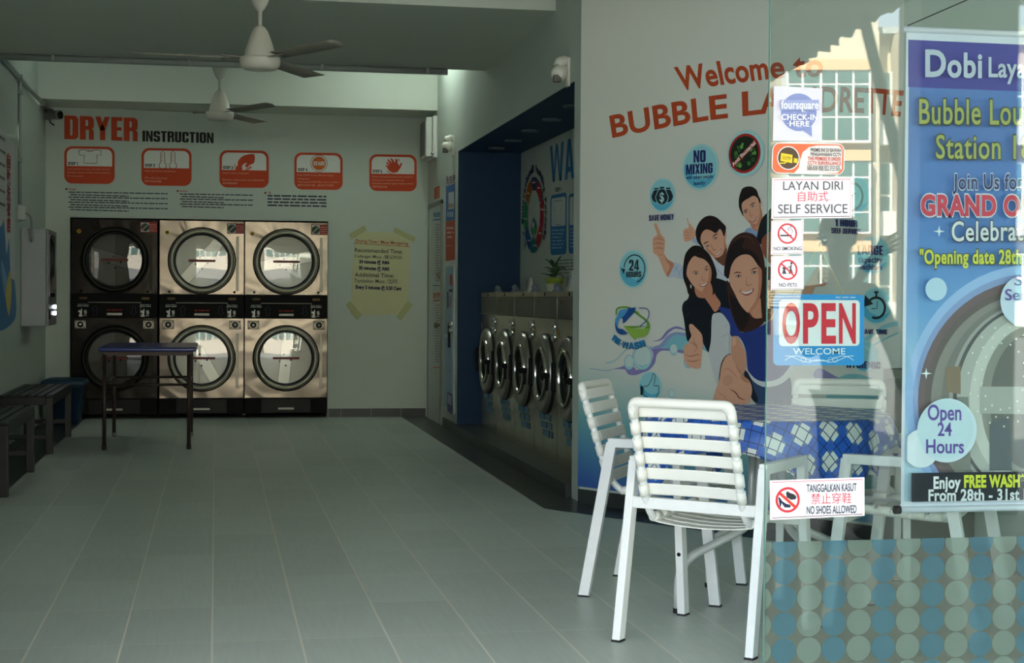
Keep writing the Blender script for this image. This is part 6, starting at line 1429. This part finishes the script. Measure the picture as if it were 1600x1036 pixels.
b.build('stretcher', br, ft, True)
# grey cabinet at the far right, behind the banner
cb = thing('metal_cabinet', 'low grey cabinet against the slanted wall right of the mural', 'cabinet', A+MU*2.32)
c0 = A+MU*(um1+.01); c1 = c0+MU*.40
b = MB(); b.prism([c0+MN*.012, c1+MN*.012, c1+MN*.16, c0+MN*.16], (0, 0, .86)); b.build('body', M('cabinet_grey', (138, 140, 126), .5), cb)
b = MB(); b.prism([c0+MN*.162+MU*.02, c1+MN*.162-MU*.02, c1+MN*.17-MU*.02, c0+MN*.17+MU*.02], (0, 0, .78)); dr = b.build('door', M('cabinet_door_grey', (122, 126, 112), .45), cb); dr.location = (0, 0, .04)
b = MB(); hp = c1+MN*.175-MU*.05; b.tube([hp+Vector((0, 0, .42)), hp+MN*.02+Vector((0, 0, .44)), hp+MN*.02+Vector((0, 0, .54)), hp+Vector((0, 0, .56))], .006, 8); b.build('handle', chrome, dr)
# ================================================================ the street the glass mirrors
b = MB(); b.box((-45, -75, -.2), (45, -1.2, -.06)); struct(b.build('road', M('asphalt', (126, 124, 120), .9, 0, .15, 3)))
b = MB(); b.box((-12, -1.2, -.2), (12, 4.3, -.002)); struct(b.build('pavement', M('pavement_tile', (172, 167, 158), .7, 0, .1, 4)))
b = MB(); b.box((-9, -1.0, 3.25), (9, 4.44, 3.4)); struct(b.build('ceiling_walkway', M('walkway_ceiling_paint', (214, 212, 204), .7)))
b = MB(); b.box((XE+.12, 4.44, 0), (12, 4.6, 3.25)); b.box((-12, 4.44, 0), (XL-.15, 4.6, 3.25)); struct(b.build('wall_facade', MC['facade_paint']))
def mir(p): return Vector((p[0], 2*YG-p[1], p[2]))   # where a thing stands that the glass shows at p
def vpt(px, py, D, back=0.0):
    """point seen in the glass at a pixel, D metres along the view, mirrored to where it really stands"""
    p = CAM + ray(px, py)*D + Vector((math.sin(YAW), math.cos(YAW), 0))*back
    return mir(p)
def slab_px(b, x0, y0, x1, y1, D, dep, mat=0):
    v = [vpt(x, y, D, k) for k in (0, dep) for x, y in ((x0, y0), (x1, y0), (x1, y1), (x0, y1))]
    vs_ = [b.bm.verts.new(p) for p in v]
    for f in ((0, 1, 2, 3), (4, 5, 6, 7), (0, 1, 5, 4), (1, 2, 6, 5), (2, 3, 7, 6), (3, 0, 4, 7)):
        fc = b.bm.faces.new([vs_[i] for i in f]); fc.material_index = mat
D0 = 55.0
bld = thing('apartment_building', 'beige apartment block with white window frames across the street, mirrored in the shop glass', 'building', mir(CAM+ray(1400, 520)*D0)*1.0)
beige = M('render_beige', (216, 202, 178), .85, 0, .04, .6); peach = M('render_peach', (236, 196, 150), .85, 0, .03, .6)
wht = M('frame_white', (240, 238, 230), .5); gls = M('window_glass_teal', (84, 118, 112), .12, 0, .1, .4, .8); shut = M('roller_shutter', (196, 178, 150), .6)
b = MB(); slab_px(b, 1226, -25, 1372, 540, D0, 9); slab_px(b, 1372, 48, 1720, 540, D0+1.2, 9); b.build('wall', beige, bld)
b = MB(); slab_px(b, 1368, 42, 1722, 52, D0+.6, 9.8); b.build('parapet', M('render_grey', (186, 186, 180), .85), bld)
def bay(x0, x1, y0, y1, cols, rows, D):
    b = MB(); slab_px(b, x0, y0, x1, y1, D, 1.0); f = b.build('window', wht, bld)
    xs = [x0+(x1-x0)*c for c in cols]; ys = [y0+(y1-y0)*c for c in rows]
    b = MB()
    for xa, xb in zip(xs, xs[1:]):
        for ya, yb in zip(ys, ys[1:]): slab_px(b, xa+2.2, ya+2.2, xb-2.2, yb-2.2, D-.04, .03)
    b.build('pane', gls, f)
for k in range(3):
    dy = 142*k
    b = MB(); slab_px(b, 1229, 92+dy, 1361, 109+dy, D0-.9, 1.2); b.build('band', peach, bld)
    bay(1229, 1361, 109+dy, 223+dy, (0.01, .19, .405, .59, .79, .985), (.0, .19, .64, .97) if k != 1 else (.0, .22, .70, .98), D0-.8)
    bay(1374, 1407, 112+dy, 226+dy, (0, .55, 1), (0, .45, .75, 1), D0+.9)
    bay(1416, 1437, 112+dy, 188+dy, (0, .3, 1), (0, .5, 1), D0+.9)
    bay(1580, 1640, 112+dy, 188+dy, (0, .3, 1), (0, .5, 1), D0+.9)
    b = MB(); slab_px(b, 1370, 188+dy, 1722, 226+dy, D0+.3, .6); b.build('balcony', M('balcony_white', (232, 230, 222), .8), bld)
b = MB(); slab_px(b, 1364, 48, 1374, 540, D0-.2, 1.4); slab_px(b, 1406, 48, 1416, 540, D0-.2, 1.4); b.build('column', beige, bld)
b = MB()
for i in range(9): slab_px(b, 1204, 440+i*4.4, 1252, 443.4+i*4.4, D0-1.5, .5)
slab_px(b, 1200, 438, 1256, 482, D0-1.2, .6); b.build('shutter', shut, bld)
# neighbouring blocks so the street front goes on
for x0, x1, lab in ((700, 1190, 'long cream shophouse row left of the apartment block across the street'), (1760, 2500, 'long cream shophouse row right of the apartment block across the street')):
    t = thing('shophouse_row', lab, 'building', mir(CAM+ray((x0+x1)/2, 520)*D0), group='shophouse rows across the street')
    b = MB(); slab_px(b, x0, 120, x1, 535, D0+2, 9); b.build('wall', M('render_cream', (208, 198, 182), .85), t)
    for i in range(int((x1-x0)/110)):
        for k in range(2):
            b = MB(); slab_px(b, x0+20+110*i, 170+142*k, x0+95+110*i, 240+142*k, D0+1.8, .5); b.build('window', gls, t)
for x0, lab in ((-420, 'far pale shophouse block at the left end of the street'), (150, 'pale shophouse block facing the open shop front across the street')):
    t = thing('shophouse_row', lab, 'building', mir(CAM+ray(x0+250, 520)*D0), group='shophouse rows across the street')
    b = MB(); slab_px(b, x0, 90, x0+520, 535, D0+4, 9); b.build('wall', MC['render_cream'], t)
    for i in range(5):
        b = MB(); slab_px(b, x0+30+100*i, 200, x0+100+100*i, 300, D0+3.8, .5); b.build('window', gls, t)
# round-the-corner column of the walkway
conc = M('column_paint', (190, 184, 174), .75)
t = thing('walkway_column', 'square painted column of the covered walkway, mirrored behind the banner', 'column', vpt(1510, 640, 8.6))
p = [vpt(1434, 500, 8.6), vpt(1586, 500, 8.6), vpt(1586, 500, 8.6, .5), vpt(1434, 500, 8.6, .5)]
b = MB(); b.prism([Vector((q.x, q.y, 0)) for q in p], (0, 0, 3.25)); b.build('shaft', conc, t)
b = MB(); b.prism([Vector((q.x, q.y, 0)) for q in (Vector(x)+(Vector(x)-sum(p, Vector())/4)*.08 for x in p)], (0, 0, .25)); b.build('plinth', M('column_tile', (70, 66, 62), .4), t)
# ribbed awning sheet and its leaning prop
za = 2.9; e0 = CAM+ray(1200, 128)*((za-CH)/ray(1200, 128).z); e1 = CAM+ray(1450, -18)*((za-CH)/ray(1450, -18).z)
e0.z = e1.z = za
dirn = (e1-e0).normalized(); side = Vector((-dirn.y, dirn.x, 0))
if side.dot(Vector((-1, 0, 0))) < 0: side = -side
aw = thing('awning', 'dark ribbed awning over the walkway, mirrored at the top of the glass', 'awning', mir(e0))
b = MB(); L_ = (e1-e0).length; n = 60; rows = []
for i in range(n+1):
    q = e0-dirn*.9+dirn*(L_+1.6)*i/n; zz = .02*math.sin(i*1.9); o_ = .022*math.sin(i*2.1)+.012*math.sin(i*.8)
    rows.append([b.bm.verts.new(mir(q+side*(k*1.4+ (o_ if k == 0 else 0))+Vector((0, 0, zz+.12*k)))) for k in range(4)])
for i in range(n):
    for k in range(3): b.bm.faces.new((rows[i][k], rows[i+1][k], rows[i+1][k+1], rows[i][k+1]))
o = b.build('sheet', M('awning_metal', (84, 88, 84), .7), aw); md = o.modifiers.new('thickness', 'SOLIDIFY'); md.thickness = .01
b = MB(); b.bar(mir(e0+side*.5+Vector((0, 0, .03))-dirn*.5), mir(e1+side*.5+Vector((0, 0, .03))), .05, .05); b.build('rail', M('awning_steel', (74, 76, 74), .6), aw)
pt = thing('leaning_pole', 'grey pole leaning against the awning, mirrored slantwise in the glass', 'pole', vpt(1447, 430, 13.2))
b = MB(); b.tube([vpt(1343, 0, 9.2), vpt(1452, 450, 10.2), vpt(1478, 560, 10.4)], [.034, .04, .04], 12); b.build('pipe', MC['awning_steel'], pt)
b = MB(); q = vpt(1478, 560, 10.4); b.tube([q, Vector((q.x+.05, q.y, 0))], .04, 12); b.lathe([(.14, 0), (.14, .03), (.06, .05), (.045, .16)], 20, Matrix.Translation((q.x+.05, q.y, 0))); b.build('base', MC['awning_steel'], pt)
# ================================================================ person on the walkway, mirrored in the glass
DP = 7.75
def pv(px, py, back=0.0): return vpt(px, py, DP, back)
pr = thing('person', 'person in dark clothes on the walkway, hand raised beside the face, mirrored in the glass', 'person', Vector((pv(1320, 700).x, pv(1320, 700).y, 0)))
def skin_mesh(name, J, E, mat, parent, root, sub=2):
    me = bpy.data.meshes.new(name); ks = list(J); me.from_pydata([J[k][0] for k in ks], [(ks.index(a), ks.index(b_)) for a, b_ in E], [])
    o = bpy.data.objects.new(name, me); COL.objects.link(o)
    md = o.modifiers.new('s', 'SKIN'); md.use_smooth_shade = True
    for i, k in enumerate(ks):
        r = J[k][1]; me.skin_vertices[0].data[i].radius = r if isinstance(r, tuple) else (r, r); me.skin_vertices[0].data[i].use_root = (k == root)
    sb = o.modifiers.new('d', 'SUBSURF'); sb.levels = sub; sb.render_levels = sub
    m2 = bpy.data.meshes.new_from_object(o.evaluated_get(bpy.context.evaluated_depsgraph_get()))
    bpy.data.objects.remove(o); bpy.data.meshes.remove(me); m2.name = name
    return finish(name, m2, mat, parent, False, True)
skin_c = M('skin', (150, 104, 80), .55, 0, .06, 30); cloth_c = M('dark_top', (36, 38, 42), .85, 0, .1, 40); trs = M('dark_trousers', (30, 32, 40), .85, 0, .1, 40); hair_c = M('hair_black', (18, 15, 14), .5, 0, .2, 60)
u = .0032
J = {'pel': (pv(1320, 612), .105), 'abd': (pv(1320, 560), .105), 'che': (pv(1316, 490, -.01), .115), 'nk0': (pv(1312, 436), .058), 'nk1': (pv(1311, 412), .05), 'jaw': (pv(1310, 396, -.02), .062), 'fac': (pv(1310, 374, -.01), .078), 'crn': (pv(1310, 352, .01), .070),
     'ls': (pv(1264, 462), .052), 'le': (pv(1256, 556, -.08), .040), 'lw': (pv(1336, 424, -.20), .026), 'lh': (pv(1352, 404, -.20), (.034, .018)),
     'rs': (pv(1362, 460), .054), 're': (pv(1404, 552, .02), .042), 'rw': (pv(1418, 632, -.06), .027), 'rh': (pv(1418, 654, -.07), (.018, .034)),
     'lk': (pv(1298, 722, -.02), .058), 'la': (pv(1296, 822), .036), 'lt': (pv(1294, 832, -.13), .032), 'rk': (pv(1342, 722, -.02), .058), 'ra': (pv(1346, 822), .036), 'rt': (pv(1350, 832, -.13), .032), 'lp': (pv(1300, 630), .082), 'rp': (pv(1341, 630), .082)}
E_ = [('pel', 'abd'), ('abd', 'che'), ('che', 'nk0'), ('nk0', 'nk1'), ('nk1', 'jaw'), ('jaw', 'fac'), ('fac', 'crn'), ('che', 'ls'), ('ls', 'le'), ('le', 'lw'), ('lw', 'lh'), ('che', 'rs'), ('rs', 're'), ('re', 'rw'), ('rw', 'rh'), ('pel', 'lp'), ('lp', 'lk'), ('lk', 'la'), ('la', 'lt'), ('pel', 'rp'), ('rp', 'rk'), ('rk', 'ra'), ('ra', 'rt')]
def finger(tag_, root_, pts, r):
    prev = root_
    for i, p in enumerate(pts):
        k = '%s%d' % (tag_, i); J[k] = (p, r*(1-.12*i)); E_.append((prev, k)); prev = k
for i, (x, y) in enumerate(((1386, 366), (1391, 374), (1390, 383), (1385, 391))):
    m = (1352+(x-1352)*.45, 404+(y-404)*.62-2+2*i); finger('lf%d' % i, 'lh', [pv(m[0], m[1], -.20), pv((m[0]+x)/2+1, (m[1]+y)/2-1, -.205), pv(x, y, -.20)], .0085)
finger('lth', 'lh', [pv(1354, 388, -.215), pv(1362, 374, -.22)], .009)
for i, (x, y) in enumerate(((1409, 682), (1415, 688), (1421, 687), (1427, 681))): finger('rf%d' % i, 'rh', [pv(1418+(x-1418)*.7, 664, -.075), pv(x, 674, -.082), pv(x-1, y, -.072)], .0085)
finger('rth', 'rh', [pv(1410, 656, -.09), pv(1406, 667, -.10)], .009)
bdy = skin_mesh('body', J, E_, skin_c, pr, 'pel')
def grow(keys, k, extra=None):
    d = {a: (J[a][0], tuple(x+k for x in (J[a][1] if isinstance(J[a][1], tuple) else (J[a][1], J[a][1])))) for a in keys}
    if extra: d.update(extra)
    return d
cuf_l = J['le'][0].lerp(J['lw'][0], .75); cuf_r = J['re'][0].lerp(J['rw'][0], .8)
skin_mesh('top', grow(('pel', 'abd', 'che', 'nk0', 'ls', 'le', 'rs', 're'), .014, {'cl': (cuf_l, .042), 'cr': (cuf_r, .044)}), [('pel', 'abd'), ('abd', 'che'), ('che', 'nk0'), ('che', 'ls'), ('ls', 'le'), ('le', 'cl'), ('che', 'rs'), ('rs', 're'), ('re', 'cr')], cloth_c, pr, 'pel')
skin_mesh('trousers', grow(('pel', 'lp', 'rp', 'lk', 'rk'), .012, {'la2': (J['lk'][0].lerp(J['la'][0], .93), .055), 'ra2': (J['rk'][0].lerp(J['ra'][0], .93), .055)}), [('pel', 'lp'), ('lp', 'lk'), ('lk', 'la2'), ('pel', 'rp'), ('rp', 'rk'), ('rk', 'ra2')], trs, pr, 'pel')
fw_ = (pv(1310, 374, -1)-pv(1310, 374)).normalized(); hc = pv(1310, 362, .012); sdx = fw_.cross(Vector((0, 0, 1))).normalized()
b = MB(); n = 20; rows = []
for i in range(9):
    th = i/8*2.25; row = []
    for j in range(n):
        ph = 2*math.pi*j/n; dr_ = sdx*math.sin(th)*math.cos(ph)+fw_*math.sin(th)*math.sin(ph)+Vector((0, 0, math.cos(th)))
        if dr_.dot(fw_) > .35 and th > 1.0: th2 = 1.0; dr_ = sdx*math.sin(th2)*math.cos(ph)+fw_*math.sin(th2)*math.sin(ph)+Vector((0, 0, math.cos(th2)))
        row.append(b.bm.verts.new(hc+Vector((dr_.x*.097, dr_.y*.103, dr_.z*.112))))
    rows.append(row)
for r0, r1 in zip(rows, rows[1:]):
    for j in range(n): f = b.bm.faces.new((r0[j], r0[(j+1) % n], r1[(j+1) % n], r1[j])); f.smooth = True
b.build('hair', hair_c, pr)
for sx in (-1, 1):
    b = MB(); c = pv(1310, 372, -.082)+sdx*.030*sx; b.lathe([(0, .007), (.008, .005), (.012, 0)], 12, axis_mtx(c, fw_)); b.build('eye', M('eye_dark', (30, 24, 22), .2), pr)
    b = MB(); c = pv(1310, 376)+sdx*.082*sx; b.lathe([(0, .008), (.016, .006), (.02, -.004)], 12, axis_mtx(c, sdx*sx)); b.build('ear', skin_c, pr)
b = MB(); c = pv(1310, 379, -.085); b.prism([c+sdx*.012+Vector((0, 0, -.012)), c-sdx*.012+Vector((0, 0, -.012)), c+Vector((0, 0, .02))], fw_*.014); b.build('nose', skin_c, pr)
b = MB(); c = pv(1310, 393, -.078); b.tube([c-sdx*.022, c+fw_*.006, c+sdx*.022], [.003, .006, .003], 8); b.build('mouth', M('lips', (130, 66, 58), .5), pr)
for a in ('l', 'r'):
    b = MB(); p0 = J[a+'a'][0].copy(); p1 = J[a+'t'][0].copy(); p0.z = p1.z = .045; b.tube([p0-(p1-p0)*.25, p0, p1, p1+(p1-p0)*.3], [.035, .047, .044, .026], 12); b.build('shoe', black, pr)
